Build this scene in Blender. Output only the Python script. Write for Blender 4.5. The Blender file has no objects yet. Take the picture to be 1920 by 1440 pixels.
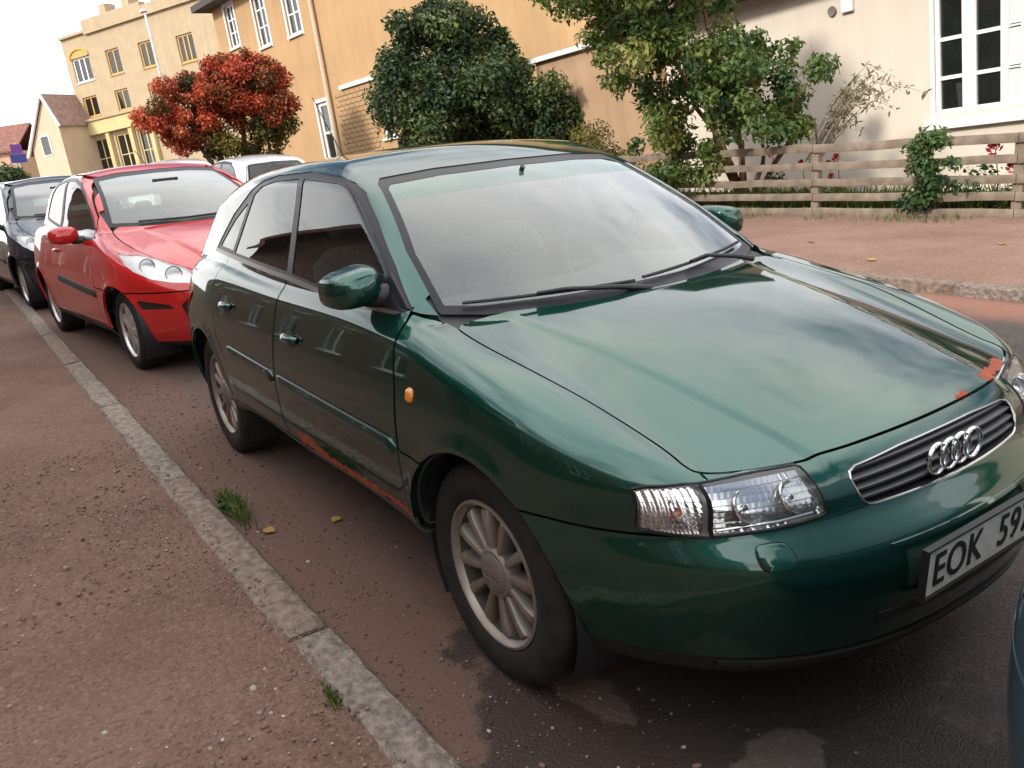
import bpy, bmesh, math, random
import numpy as np
from mathutils import Vector, Matrix
R = math.radians
random.seed(7); rng = np.random.default_rng(7)
S = bpy.context.scene
COL = S.collection

# ================================================================ camera, sky, sun, exposure
CAM = (1.7649, -1.8155, 1.4122); YAW, PITCH, ROLL, FPX = R(147.403), R(-16.118), R(-5.492), 1587.8
_f = Vector((math.cos(YAW)*math.cos(PITCH), math.sin(YAW)*math.cos(PITCH), math.sin(PITCH)))
_r = _f.cross(Vector((0, 0, 1))).normalized(); _u = _r.cross(_f)
_x = _r*math.cos(ROLL) + _u*math.sin(ROLL); _y = _u*math.cos(ROLL) - _r*math.sin(ROLL)
cd = bpy.data.cameras.new('camera'); cam = bpy.data.objects.new('camera', cd); COL.objects.link(cam)
cam.matrix_world = Matrix(((_x.x, _y.x, -_f.x, CAM[0]), (_x.y, _y.y, -_f.y, CAM[1]), (_x.z, _y.z, -_f.z, CAM[2]), (0, 0, 0, 1)))
cd.sensor_fit = 'HORIZONTAL'; cd.sensor_width = 36; cd.lens = 36*FPX/1920
cd.clip_start = .05; cd.clip_end = 3000
S.camera = cam

SUN_EL, SUN_AZ = R(30), R(-80)          # direction towards the sun: azimuth from +x, counter-clockwise
w = bpy.data.worlds.new('World'); S.world = w; w.use_nodes = True
nt = w.node_tree; nt.nodes.clear()
def wn(t, **k):
    n = nt.nodes.new(t)
    for a, b in k.items(): setattr(n, a, b)
    return n
sky = wn('ShaderNodeTexSky', sky_type='NISHITA', sun_disc=False, sun_elevation=SUN_EL, sun_rotation=math.pi/2 - SUN_AZ)
sky.dust_density = 1.5; sky.ozone_density = 1.2
tc = wn('ShaderNodeTexCoord'); sep = wn('ShaderNodeSeparateXYZ'); nt.links.new(tc.outputs['Generated'], sep.inputs[0])
def wm(op, a, b=None, clamp=False):
    n = wn('ShaderNodeMath', operation=op, use_clamp=clamp)
    for i, v in enumerate((a, b)):
        if v is None: continue
        if isinstance(v, (int, float)): n.inputs[i].default_value = v
        else: nt.links.new(v, n.inputs[i])
    return n.outputs[0]
zz = wm('ADD', wm('MAXIMUM', sep.outputs[2], 0.0), .22)
cmb = wn('ShaderNodeCombineXYZ'); nt.links.new(wm('DIVIDE', sep.outputs[0], zz), cmb.inputs[0]); nt.links.new(wm('DIVIDE', sep.outputs[1], zz), cmb.inputs[1])
def cloud(scale, det, lo, hi, off):
    m = wn('ShaderNodeMapping'); m.inputs['Location'].default_value = off; nt.links.new(cmb.outputs[0], m.inputs[0])
    n = wn('ShaderNodeTexNoise'); n.inputs['Scale'].default_value = scale; n.inputs['Detail'].default_value = det; n.inputs['Roughness'].default_value = .55
    nt.links.new(m.outputs[0], n.inputs[0])
    r = wn('ShaderNodeMapRange', interpolation_type='SMOOTHSTEP'); r.inputs[1].default_value = lo; r.inputs[2].default_value = hi
    nt.links.new(n.outputs[0], r.inputs[0]); return r.outputs[0]
cover = cloud(.75, 7, .36, .52, (3.1, 1.7, 0))
dens = cloud(1.1, 6, .35, .68, (7.3, 4.4, 2.0))
# towards the horizon the clouds close up into a bright white veil
low = wn('ShaderNodeMapRange', interpolation_type='SMOOTHSTEP'); low.inputs[1].default_value = .04; low.inputs[2].default_value = .34; nt.links.new(sep.outputs[2], low.inputs[0])
cover = wm('MAXIMUM', cover, wm('SUBTRACT', 1.0, low.outputs[0])); dens = wm('MULTIPLY', dens, low.outputs[0])
cc = wn('ShaderNodeMix', data_type='RGBA'); cc.inputs[6].default_value = (23.0, 22.8, 22.4, 1); cc.inputs[7].default_value = (13.0, 13.6, 14.6, 1)
nt.links.new(dens, cc.inputs[0])
mx = wn('ShaderNodeMix', data_type='RGBA'); nt.links.new(cover, mx.inputs[0]); nt.links.new(sky.outputs[0], mx.inputs[6]); nt.links.new(cc.outputs[2], mx.inputs[7])
bg = wn('ShaderNodeBackground'); bg.inputs[1].default_value = .1; nt.links.new(mx.outputs[2], bg.inputs[0])
wo = wn('ShaderNodeOutputWorld'); nt.links.new(bg.outputs[0], wo.inputs[0])
sd = bpy.data.lights.new('sun', 'SUN'); sd.energy = 3.4; sd.angle = R(8); sd.color = (1, .94, .85)
so = bpy.data.objects.new('sun', sd); COL.objects.link(so)
sv = Vector((math.cos(SUN_EL)*math.cos(SUN_AZ), math.cos(SUN_EL)*math.sin(SUN_AZ), math.sin(SUN_EL)))
so.rotation_euler = sv.to_track_quat('Z', 'Y').to_euler(); so.location = (0, 0, 30)
S.view_settings.view_transform = 'Standard'; S.view_settings.look = 'None'; S.view_settings.gamma = 1
S.view_settings.use_curve_mapping = False; S.view_settings.exposure = 0.25

# ================================================================ materials
def mat(name, col=(.5, .5, .5), rough=.6, metal=0., spec=.5, coat=0., coat_r=.05, noise=None, bump=None, alpha=None, trans=None):
    """noise = (scale, amount, detail[, colour2]); bump = (scale, strength, distance)"""
    m = bpy.data.materials.new(name); m.use_nodes = True; n = m.node_tree; b = n.nodes['Principled BSDF']
    b.inputs['Base Color'].default_value = (*col, 1); b.inputs['Roughness'].default_value = rough; b.inputs['Metallic'].default_value = metal
    b.inputs['Specular IOR Level'].default_value = spec; b.inputs['Coat Weight'].default_value = coat; b.inputs['Coat Roughness'].default_value = coat_r
    t = n.nodes.new('ShaderNodeTexCoord')
    if noise:
        x = n.nodes.new('ShaderNodeTexNoise'); x.inputs['Scale'].default_value = noise[0]; x.inputs['Detail'].default_value = noise[2] if len(noise) > 2 else 4
        n.links.new(t.outputs['Object'], x.inputs[0])
        r = n.nodes.new('ShaderNodeMapRange'); r.inputs[1].default_value = .3; r.inputs[2].default_value = .7; n.links.new(x.outputs[0], r.inputs[0])
        c = n.nodes.new('ShaderNodeMix'); c.data_type = 'RGBA'
        c2 = noise[3] if len(noise) > 3 else tuple(v*(1-noise[1]) for v in col)
        c.inputs[6].default_value = (*[min(1, v*(1+noise[1]*.5)) for v in col], 1) if len(noise) <= 3 else (*col, 1); c.inputs[7].default_value = (*c2, 1)
        n.links.new(r.outputs[0], c.inputs[0]); n.links.new(c.outputs[2], b.inputs['Base Color'])
    if bump:
        x = n.nodes.new('ShaderNodeTexNoise'); x.inputs['Scale'].default_value = bump[0]; x.inputs['Detail'].default_value = 5
        n.links.new(t.outputs['Object'], x.inputs[0])
        k = n.nodes.new('ShaderNodeBump'); k.inputs['Strength'].default_value = bump[1]; k.inputs['Distance'].default_value = bump[2]
        n.links.new(x.outputs[0], k.inputs['Height']); n.links.new(k.outputs[0], b.inputs['Normal'])
    return m
def glass_mat(name, tint=(.75, .8, .78), boost=1.8, haze=.05, haze_col=(.5, .53, .52), rough=.0):  # diffuse share mixed in to paint the milky sheen of reflected sky
    m = bpy.data.materials.new(name); m.use_nodes = True; n = m.node_tree; n.nodes.clear()
    o = n.nodes.new('ShaderNodeOutputMaterial'); tr = n.nodes.new('ShaderNodeBsdfTransparent'); tr.inputs[0].default_value = (*tint, 1)
    gl = n.nodes.new('ShaderNodeBsdfGlossy'); gl.inputs['Roughness'].default_value = rough
    di = n.nodes.new('ShaderNodeBsdfDiffuse'); di.inputs[0].default_value = (*haze_col, 1)
    fr = n.nodes.new('ShaderNodeFresnel'); fr.inputs[0].default_value = 1.52
    mu = n.nodes.new('ShaderNodeMath'); mu.operation = 'MULTIPLY'; mu.use_clamp = True; mu.inputs[1].default_value = boost; n.links.new(fr.outputs[0], mu.inputs[0])
    a = n.nodes.new('ShaderNodeMixShader'); a.inputs[0].default_value = haze; n.links.new(tr.outputs[0], a.inputs[1]); n.links.new(di.outputs[0], a.inputs[2])
    b = n.nodes.new('ShaderNodeMixShader'); n.links.new(mu.outputs[0], b.inputs[0]); n.links.new(a.outputs[0], b.inputs[1]); n.links.new(gl.outputs[0], b.inputs[2])
    n.links.new(b.outputs[0], o.inputs[0]); return m
def paint(name, col, flake, metal=.6, rough=.38, rust=()):
    """car paint: pigment with metal flake under clear coat, faint dirt film; rust = list of (p0, p1, radius)"""
    m = mat(name, col, rough, metal, .1, 1., .035); n = m.node_tree; b = n.nodes['Principled BSDF']; b.inputs['Coat IOR'].default_value = 1.64; b.inputs['Specular Tint'].default_value = (*[min(1, v*3.2) for v in flake], 1)
    t = n.nodes.new('ShaderNodeTexCoord'); tn = n.nodes.new('ShaderNodeTexNoise'); tn.inputs['Scale'].default_value = 900; n.links.new(t.outputs['Object'], tn.inputs[0])
    c = n.nodes.new('ShaderNodeMix'); c.data_type = 'RGBA'; c.inputs[6].default_value = (*col, 1); c.inputs[7].default_value = (*flake, 1); n.links.new(tn.outputs[0], c.inputs[0])
    n2 = n.nodes.new('ShaderNodeTexNoise'); n2.inputs['Scale'].default_value = 5; n2.inputs['Detail'].default_value = 8; n.links.new(t.outputs['Object'], n2.inputs[0])
    mr = n.nodes.new('ShaderNodeMapRange'); mr.inputs[1].default_value = .35; mr.inputs[2].default_value = .75; mr.inputs[3].default_value = .008; mr.inputs[4].default_value = .06; n.links.new(n2.outputs[0], mr.inputs[0])
    n.links.new(mr.outputs[0], b.inputs['Coat Roughness'])
    out = c.outputs[2]; geo_mask = None
    for (p0, p1, rad) in rust:
        # distance from a segment, broken up by noise
        p0v, p1v = Vector(p0), Vector(p1); d = p1v - p0v; L = d.length; d = d/L
        def vm(op, a=None, b=None):
            q = n.nodes.new('ShaderNodeVectorMath'); q.operation = op
            for i, v in enumerate((a, b)):
                if v is None: continue
                if hasattr(v, 'is_output'): n.links.new(v, q.inputs[i])
                else: q.inputs[i].default_value = tuple(v)
            return q
        def fm(op, a, b=None, cl=False):
            q = n.nodes.new('ShaderNodeMath'); q.operation = op; q.use_clamp = cl
            for i, v in enumerate((a, b)):
                if v is None: continue
                if hasattr(v, 'is_output'): n.links.new(v, q.inputs[i])
                else: q.inputs[i].default_value = v
            return q.outputs[0]
        rel = vm('SUBTRACT', t.outputs['Object'], p0v).outputs[0]
        s = vm('DOT_PRODUCT', rel, d).outputs['Value']; s = fm('MINIMUM', fm('MAXIMUM', s, 0.), L)
        sc = n.nodes.new('ShaderNodeVectorMath'); sc.operation = 'SCALE'; sc.inputs[0].default_value = tuple(d); n.links.new(s, sc.inputs['Scale'])
        dist = vm('LENGTH', vm('SUBTRACT', rel, sc.outputs[0]).outputs[0]).outputs['Value']
        n3 = n.nodes.new('ShaderNodeTexNoise'); n3.inputs['Scale'].default_value = .55/rad; n3.inputs['Detail'].default_value = 6; n.links.new(t.outputs['Object'], n3.inputs[0])
        val = fm('ADD', fm('DIVIDE', dist, rad), fm('MULTIPLY', fm('SUBTRACT', n3.outputs[0], .5), 2.6))
        r2 = n.nodes.new('ShaderNodeMapRange'); r2.inputs[1].default_value = .95; r2.inputs[2].default_value = .75; n.links.new(val, r2.inputs[0])
        r3 = n.nodes.new('ShaderNodeMapRange'); r3.inputs[1].default_value = 1.5; r3.inputs[2].default_value = .9; r3.inputs[4].default_value = .75; n.links.new(val, r3.inputs[0])
        hb = n.nodes.new('ShaderNodeMix'); hb.data_type = 'RGBA'; hb.inputs[7].default_value = (.055, .030, .020, 1); n.links.new(r3.outputs[0], hb.inputs[0]); n.links.new(out, hb.inputs[6]); out = hb.outputs[2]
        geo_mask = r2.outputs[0] if geo_mask is None else fm('MAXIMUM', geo_mask, r2.outputs[0])
    if geo_mask is not None:
        n4 = n.nodes.new('ShaderNodeTexNoise'); n4.inputs['Scale'].default_value = 75; n4.inputs['Detail'].default_value = 8; n.links.new(t.outputs['Object'], n4.inputs[0])
        rc = n.nodes.new('ShaderNodeMix'); rc.data_type = 'RGBA'; rc.inputs[6].default_value = (.50, .085, .035, 1); rc.inputs[7].default_value = (.10, .04, .025, 1); n.links.new(n4.outputs[0], rc.inputs[0])
        fin = n.nodes.new('ShaderNodeMix'); fin.data_type = 'RGBA'; n.links.new(geo_mask, fin.inputs[0]); n.links.new(out, fin.inputs[6]); n.links.new(rc.outputs[2], fin.inputs[7]); out = fin.outputs[2]
        def inv(k):
            q = n.nodes.new('ShaderNodeMath'); q.operation = 'MULTIPLY_ADD'; q.inputs[1].default_value = -k; q.inputs[2].default_value = k; n.links.new(geo_mask, q.inputs[0]); return q.outputs[0]
        n.links.new(inv(1.), b.inputs['Coat Weight']); n.links.new(inv(metal), b.inputs['Metallic'])
    n.links.new(out, b.inputs['Base Color']); return m

# ================================================================ mesh helpers
def mesh_obj(name, V, F, m=None, parent=None, smooth=False, N=None, loc=None):
    me = bpy.data.meshes.new(name); me.from_pydata([tuple(v) for v in V], [], [tuple(f) for f in F]); me.update()
    if smooth: me.polygons.foreach_set('use_smooth', [True]*len(me.polygons))
    if m is not None: me.materials.append(m)
    o = bpy.data.objects.new(name, me); COL.objects.link(o)
    if parent is not None: o.parent = parent
    if loc is not None: o.location = loc
    return o
def empty(name, loc=(0, 0, 0), rz=0., label=None, cat=None, group=None):
    o = bpy.data.objects.new(name, None); COL.objects.link(o); o.location = loc; o.rotation_euler = (0, 0, rz); o.empty_display_size = .2
    if label: tag(o, label, cat, group)
    return o
def tag(o, label=None, cat=None, group=None, kind=None):
    if label: o['label'] = label
    if cat: o['category'] = cat
    if group: o['group'] = group
    if kind: o['kind'] = kind
    return o
class MB:
    """collects simple shapes, links them as one mesh object"""
    def __init__(s): s.V = []; s.F = []
    def add(s, V, F):
        k = len(s.V); s.V += [tuple(v) for v in V]; s.F += [tuple(i + k for i in f) for f in F]; return s
    def box(s, x0, x1, y0, y1, z0, z1, bev=0.):
        if bev <= 0:
            V = [(x, y, z) for x in (x0, x1) for y in (y0, y1) for z in (z0, z1)]
            return s.add(V, [(0, 1, 3, 2), (4, 6, 7, 5), (0, 4, 5, 1), (2, 3, 7, 6), (0, 2, 6, 4), (1, 5, 7, 3)])
        bm = bmesh.new(); bmesh.ops.create_cube(bm, size=1)
        for v in bm.verts: v.co = Vector(((x0+x1)/2 + v.co.x*(x1-x0), (y0+y1)/2 + v.co.y*(y1-y0), (z0+z1)/2 + v.co.z*(z1-z0)))
        bmesh.ops.bevel(bm, geom=bm.edges[:], offset=bev, segments=2, affect='EDGES', profile=.5)
        bm.verts.index_update(); V = [v.co[:] for v in bm.verts]; F = [[v.index for v in f.verts] for f in bm.faces]; bm.free(); return s.add(V, F)
    def tube(s, pts, r, n=8, cap=True):
        pts = [Vector(p) for p in pts]; rs = r if hasattr(r, '__len__') else [r]*len(pts); V = []; F = []
        a = Vector((0, 0, 1))
        for i, p in enumerate(pts):
            t = (pts[min(i+1, len(pts)-1)] - pts[max(i-1, 0)]).normalized()
            if abs(t.dot(a)) > .95: a = Vector((1, 0, 0)) if abs(t.x) < .9 else Vector((0, 1, 0))
            u = t.cross(a).normalized(); v = t.cross(u)
            V += [p + (u*math.cos(q) + v*math.sin(q))*rs[i] for q in (2*math.pi*j/n for j in range(n))]
        for i in range(len(pts)-1):
            for j in range(n): F.append((i*n+j, i*n+(j+1) % n, (i+1)*n+(j+1) % n, (i+1)*n+j))
        if cap: F += [tuple(range(n-1, -1, -1)), tuple((len(pts)-1)*n + j for j in range(n))]
        return s.add(V, F)
    def lathe(s, prof, n=48, c=(0, 0, 0), axis='y', close=False):
        """prof = [(radius, along axis)]"""
        V = []; F = []; k = len(prof)
        for i in range(n):
            a = 2*math.pi*i/n; ca, sa = math.cos(a), math.sin(a)
            for r, h in prof:
                V.append((c[0]+r*ca, c[1]+h, c[2]+r*sa) if axis == 'y' else ((c[0]+r*ca, c[1]+r*sa, c[2]+h) if axis == 'z' else (c[0]+h, c[1]+r*ca, c[2]+r*sa)))
        for i in range(n):
            for j in range(k if close else k-1):
                F.append((i*k+j, ((i+1) % n)*k+j, ((i+1) % n)*k+(j+1) % k, i*k+(j+1) % k))
        return s.add(V, F)
    def grid(s, P):
        """P[i][j] points"""
        k = len(P[0]); return s.add([p for r in P for p in r], [(i*k+j, i*k+j+1, (i+1)*k+j+1, (i+1)*k+j) for i in range(len(P)-1) for j in range(k-1)])
    def build(s, name, m=None, parent=None, smooth=False, fix=True, angle=35, loc=None):
        o = mesh_obj(name, s.V, s.F, m, parent, smooth, loc=loc)
        if fix or smooth:
            bm = bmesh.new(); bm.from_mesh(o.data)
            if fix: bmesh.ops.recalc_face_normals(bm, faces=bm.faces[:])
            if smooth:
                for e in bm.edges:
                    if len(e.link_faces) == 2 and e.calc_face_angle(0) > R(angle): e.smooth = False
            bm.to_mesh(o.data); bm.free()
        return o

# ---------------------------------------------------------------- car body as a smooth field
def spl(tab, t):
    # monotone-ish cubic (Catmull-Rom on non uniform knots) sampled to a table, then linear lookup
    tab = np.array(sorted(tab), float); xs, ys = tab[:, 0], tab[:, 1]
    m = np.gradient(ys, xs) if len(xs) > 2 else np.full(2, (ys[1]-ys[0])/(xs[1]-xs[0]))
    tt = np.linspace(xs[0], xs[-1], 1200)
    k = np.clip(np.searchsorted(xs, tt) - 1, 0, len(xs) - 2)
    h = xs[k+1] - xs[k]; s = (tt - xs[k]) / h
    v = ((2*s**3-3*s**2+1)*ys[k] + (s**3-2*s**2+s)*h*m[k] + (-2*s**3+3*s**2)*ys[k+1] + (s**3-s**2)*h*m[k+1])
    return np.interp(t, tt, v)
def rmax(a, b, r):
    return np.minimum(-r, np.maximum(a, b)) + np.hypot(np.maximum(a + r, 0), np.maximum(b + r, 0))
def rmin(a, b, r):
    return -rmax(-a, -b, r)
def sstep(a, b, t):
    t = np.clip((t - a) / (b - a), 0, 1); return t*t*(3-2*t)
def field(P):
    wb = P['wb']; rw = P['rw']; zc = P['zc']
    def f(p):
        x, y, z = p[..., 0], np.abs(p[..., 1]), p[..., 2]
        d = np.minimum(np.hypot(x, z - zc), np.hypot(x + wb, z - zc))
        W = spl(P['plan'], x) - spl(P['sec'], z) + P['flare'] * np.exp(-((np.maximum(d, P['arch']) - P['arch']) / .035)**2)
        xf = spl(P['nose'], z); xr = spl(P['tail'], z)
        u = np.clip((x - P['x0']) / (xf - P['x0']), 0, 4)
        v = np.clip((P['x1'] - x) / (P['x1'] - xr), 0, 4)
        sz = sstep(.56, .70, z) * P.get('full', 0); m, n, nr = P['m'] + .7*sz, P['n'] + .4*sz, P['nr']
        a = y / W
        q = a**m + u**n + v**nr - 1
        g = np.sqrt((m * a**(m-1) / W)**2 + (n * u**(n-1) / (xf - P['x0']))**2 + (nr * v**(nr-1) / (P['x1'] - xr))**2)
        fs = q / np.maximum(g, 1.0)
        yy = np.minimum(y, P['cy']); yy = yy - np.maximum(yy - P['cy'] + .14, 0)**2 / .28
        H = spl(P['hood'], x) - spl(P['crown'], x) * ((yy / .66)**2 * .75 + (yy / .66)**4 * .25) - .05 * np.maximum(y - P['cy'] - .03, 0) + P['crest'] * np.exp(-((y - P['cy'] - .075) / .055)**2) * sstep(-.25, .3, x)
        if P.get('ridge'):
            yc = np.interp(x, [P['ridge'][0][0], P['ridge'][1][0]], [P['ridge'][0][1], P['ridge'][1][1]])
            H = H - P['ridge'][2] * sstep(-.012, .03, y - yc) * sstep(-.5, -.1, x)
        ft = (z - H) * .96
        lo = rmax(fs, ft, spl(P['rs'], x))
        lo = rmax(lo, spl(P['floor'], x) - z, .035)
        G = spl(P['gplan'], x) - spl(P['gsec'], z)
        gs = (y - G) * .92
        ws = (x - (spl(P['ws'], z) - P['wsk'] * y * y)) * P['wsc']
        rwn = ((spl(P['rwin'], z) + P['rwk'] * y * y) - x) * .93
        rf = (z - (spl(P['roof'], x) - P['rcrown'] * (y / .55)**2)) * .97
        gh = rmax(gs, ws, P.get('ra', .045))
        gh = rmax(gh, rwn, .07)
        gh = rmax(gh, rf, P.get('rr', .07))
        gh = np.maximum(gh, .80 + .15*(1 - sstep(-2.2, -1.2, x)) - z)
        return rmin(lo, gh, .012)
    return f
A3 = dict(wb=2.513, rw=.313, zc=.305, arch=.352, flare=.007, x0=-.12, x1=-2.75, m=2.4, n=3.0, nr=2.6, rs=[(-4,.07),(-.4,.07),(.1,.06),(.45,.04),(1,.04)], cy=.62, full=1., crest=.012, xmin=-3.4, xmax=.96, zmax=1.5, lin=.80, track=.808, rim=.205,
  plan=[(-3.4,.80),(-3.0,.835),(-2.5,.862),(-1.8,.868),(-1,.868),(-.3,.864),(.2,.858),(.6,.855),(1,.85)],
  sec=[(.1,.16),(.2,.085),(.26,.055),(.33,.03),(.42,.01),(.52,0),(.6,.001),(.7,.012),(.8,.034),(.88,.058),(.95,.085),(1.02,.12),(1.2,.25)],
  nose=[(.1,.74),(.2,.80),(.26,.825),(.33,.845),(.42,.860),(.48,.858),(.52,.845),(.55,.822),(.58,.798),(.62,.778),(.67,.748),(.71,.72),(.75,.70),(.9,.66)],
  tail=[(.1,-3.2),(.25,-3.26),(.45,-3.29),(.6,-3.28),(.7,-3.24),(.85,-3.19),(1.0,-3.12),(1.2,-3.0)],
  hood=[(-4,.97),(-2.9,.975),(-2.5,.985),(-1.5,.975),(-.6,.965),(-.3,.942),(-.1,.912),(.1,.875),(.3,.83),(.5,.775),(.62,.738),(.72,.695),(.8,.65),(1.2,.4)],
  crown=[(-4,.02),(-.6,.02),(-.3,.03),(.1,.045),(.5,.065),(1,.07)],
  ridge=((-.3,.50),(.7,.36),.007),
  floor=[(-3.4,.27),(-2.95,.25),(-2.3,.27),(-2.05,.318),(-1.2,.325),(-.5,.318),(-.2,.28),(.2,.215),(.9,.205)],
  gplan=[(-3.4,.64),(-3.0,.68),(-2.5,.725),(-1.9,.752),(-1.2,.762),(-.6,.757),(-.2,.75),(.5,.74)],
  gsec=[(.7,-.06),(.9,-.012),(.97,.01),(1.1,.066),(1.25,.133),(1.35,.178),(1.5,.27)],
  ws=[(.6,.32),(.85,-.075),(.90,-.155),(.95,-.235),(1.0,-.315),(1.1,-.478),(1.2,-.662),(1.3,-.87),(1.36,-1.01),(1.45,-1.25)], wsk=.35, wsc=.5,
  rwin=[(.7,-3.26),(.9,-3.16),(1.0,-3.09),(1.1,-3.01),(1.2,-2.92),(1.3,-2.80),(1.4,-2.64)], rwk=.12,
  roof=[(-3.2,1.18),(-2.9,1.275),(-2.7,1.325),(-2.4,1.380),(-2.0,1.410),(-1.6,1.420),(-1.3,1.416),(-1.05,1.395),(-.85,1.36),(-.6,1.30),(0,1.1)], rcrown=.034)
def grad(f, p, e=.002):
    g = np.empty(p.shape)
    for k in range(3):
        a = p.copy(); a[..., k] += e; b = p.copy(); b[..., k] -= e
        g[..., k] = (f(a) - f(b)) / (2*e)
    return g
PEU = dict(wb=2.54, rw=.305, zc=.30, arch=.345, flare=.012, x0=-.25, x1=-2.7, m=2.3, n=2.5, nr=2.8, rs=[(-4,.07),(-.2,.08),(.3,.09),(.8,.07)], cy=.64, full=.3, crest=.02,
  xmin=-3.35, xmax=.92, zmax=1.56, lin=.81, track=.806, rim=.205,
  plan=[(-3.4,.80),(-2.9,.85),(-2.5,.874),(-1.8,.874),(-.8,.874),(-.2,.872),(.3,.866),(1,.85)],
  sec=[(.1,.14),(.22,.07),(.30,.03),(.40,.012),(.52,0),(.66,.004),(.78,.022),(.88,.045),(.97,.075),(1.05,.115),(1.2,.24)],
  nose=[(.1,.70),(.2,.76),(.3,.79),(.42,.81),(.52,.81),(.60,.79),(.68,.745),(.74,.69),(.80,.62),(.9,.5)],
  tail=[(.1,-3.1),(.25,-3.2),(.45,-3.24),(.6,-3.24),(.75,-3.2),(.9,-3.14),(1.05,-3.08),(1.2,-3.0)],
  hood=[(-4,1.0),(-2.9,1.03),(-2.0,1.03),(-1.2,1.03),(-.8,1.05),(-.5,1.035),(-.2,.985),(.1,.915),(.35,.835),(.55,.755),(.7,.68),(.8,.62),(1.1,.42)],
  crown=[(-4,.03),(-.8,.03),(-.4,.05),(.1,.07),(.5,.09),(1,.10)], ridge=((-.4,.45),(.7,.22),.012),
  floor=[(-3.4,.27),(-2.9,.24),(-2.0,.21),(-.5,.21),(.3,.19),(.9,.18)],
  gplan=[(-3.4,.64),(-3.0,.68),(-2.5,.73),(-1.9,.760),(-1.2,.768),(-.6,.755),(-.2,.74),(.5,.72)],
  gsec=[(.7,-.06),(.9,-.012),(.97,.0),(1.1,.05),(1.25,.10),(1.38,.15),(1.55,.25)],
  ws=[(.6,.30),(.9,-.16),(1.0,-.34),(1.1,-.52),(1.2,-.71),(1.3,-.92),(1.4,-1.17),(1.5,-1.45)], wsk=.30, wsc=.48,
  rwin=[(.7,-3.20),(.9,-3.10),(1.0,-3.05),(1.1,-2.99),(1.2,-2.92),(1.3,-2.83),(1.42,-2.70)], rwk=.12,
  roof=[(-3.2,1.22),(-2.9,1.34),(-2.7,1.40),(-2.4,1.455),(-2.0,1.49),(-1.7,1.497),(-1.45,1.488),(-1.2,1.45),(-1.0,1.39),(-.6,1.27),(0,1.0)], rcrown=.045)


# ---------------------------------------------------------------- surface extraction, cutting, panels
def surface_net(f, lo, hi, h):
    n = [int(round((b-a)/h))+1 for a, b in zip(lo, hi)]
    ax = [lo[i] + h*np.arange(n[i]) for i in range(3)]
    X, Y, Z = np.meshgrid(*ax, indexing='ij'); D = f(np.stack([X, Y, Z], -1)); I = D < 0
    c = np.zeros([k-1 for k in n], np.int8)
    for i in (0, 1):
        for j in (0, 1):
            for k in (0, 1): c += I[i:n[0]-1+i, j:n[1]-1+j, k:n[2]-1+k]
    act = (c > 0) & (c < 8); idx = -np.ones(act.shape, int); cells = np.argwhere(act); idx[act] = np.arange(len(cells))
    acc = np.zeros((len(cells), 3)); cnt = np.zeros(len(cells))
    for a in range(3):
        for s in ((0, 0), (1, 0), (0, 1), (1, 1)):
            o = np.insert(np.array(s), a, 0); q0 = cells + o; q1 = q0.copy(); q1[:, a] += 1
            d0 = D[tuple(q0.T)]; d1 = D[tuple(q1.T)]; x = (d0 < 0) != (d1 < 0)
            t = np.where(x, d0/np.where(d0 == d1, 1, d0-d1), 0); p = q0.astype(float); p[:, a] += t
            acc[x] += p[x]; cnt[x] += 1
    V = acc/np.maximum(cnt, 1)[:, None]*h + np.array(lo)
    Q = []
    for a in range(3):
        b, d = (a+1) % 3, (a+2) % 3
        sl0 = [slice(None)]*3; sl1 = [slice(None)]*3; sl0[a] = slice(0, -1); sl1[a] = slice(1, None)
        x = I[tuple(sl0)] != I[tuple(sl1)]; e = np.argwhere(x); ok = (e[:, b] > 0) & (e[:, d] > 0) & (e[:, b] < n[b]-1) & (e[:, d] < n[d]-1); e = e[ok]
        ins = I[tuple(e.T)]
        def cell(db, dd): q = e.copy(); q[:, b] += db; q[:, d] += dd; return idx[tuple(q.T)]
        q = np.stack([cell(-1, -1), cell(0, -1), cell(0, 0), cell(-1, 0)], -1); q[~ins] = q[~ins][:, ::-1]; Q.append(q)
    Q = np.concatenate(Q)
    for _ in range(4):
        g = grad(f, V); d = f(V); V = V - np.clip(d/np.maximum((g**2).sum(-1), .05), -.6*h, .6*h)[:, None]*g
    N = grad(f, V, .004); N /= np.linalg.norm(N, axis=1)[:, None]
    d1 = np.linalg.norm(V[Q[:, 0]]-V[Q[:, 2]], axis=1); d2 = np.linalg.norm(V[Q[:, 1]]-V[Q[:, 3]], axis=1); a = d1 < d2
    T = np.concatenate([np.where(a[:, None], Q[:, [0, 1, 2]], Q[:, [0, 1, 3]]), np.where(a[:, None], Q[:, [0, 2, 3]], Q[:, [1, 2, 3]])])
    return V, N, T
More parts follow.
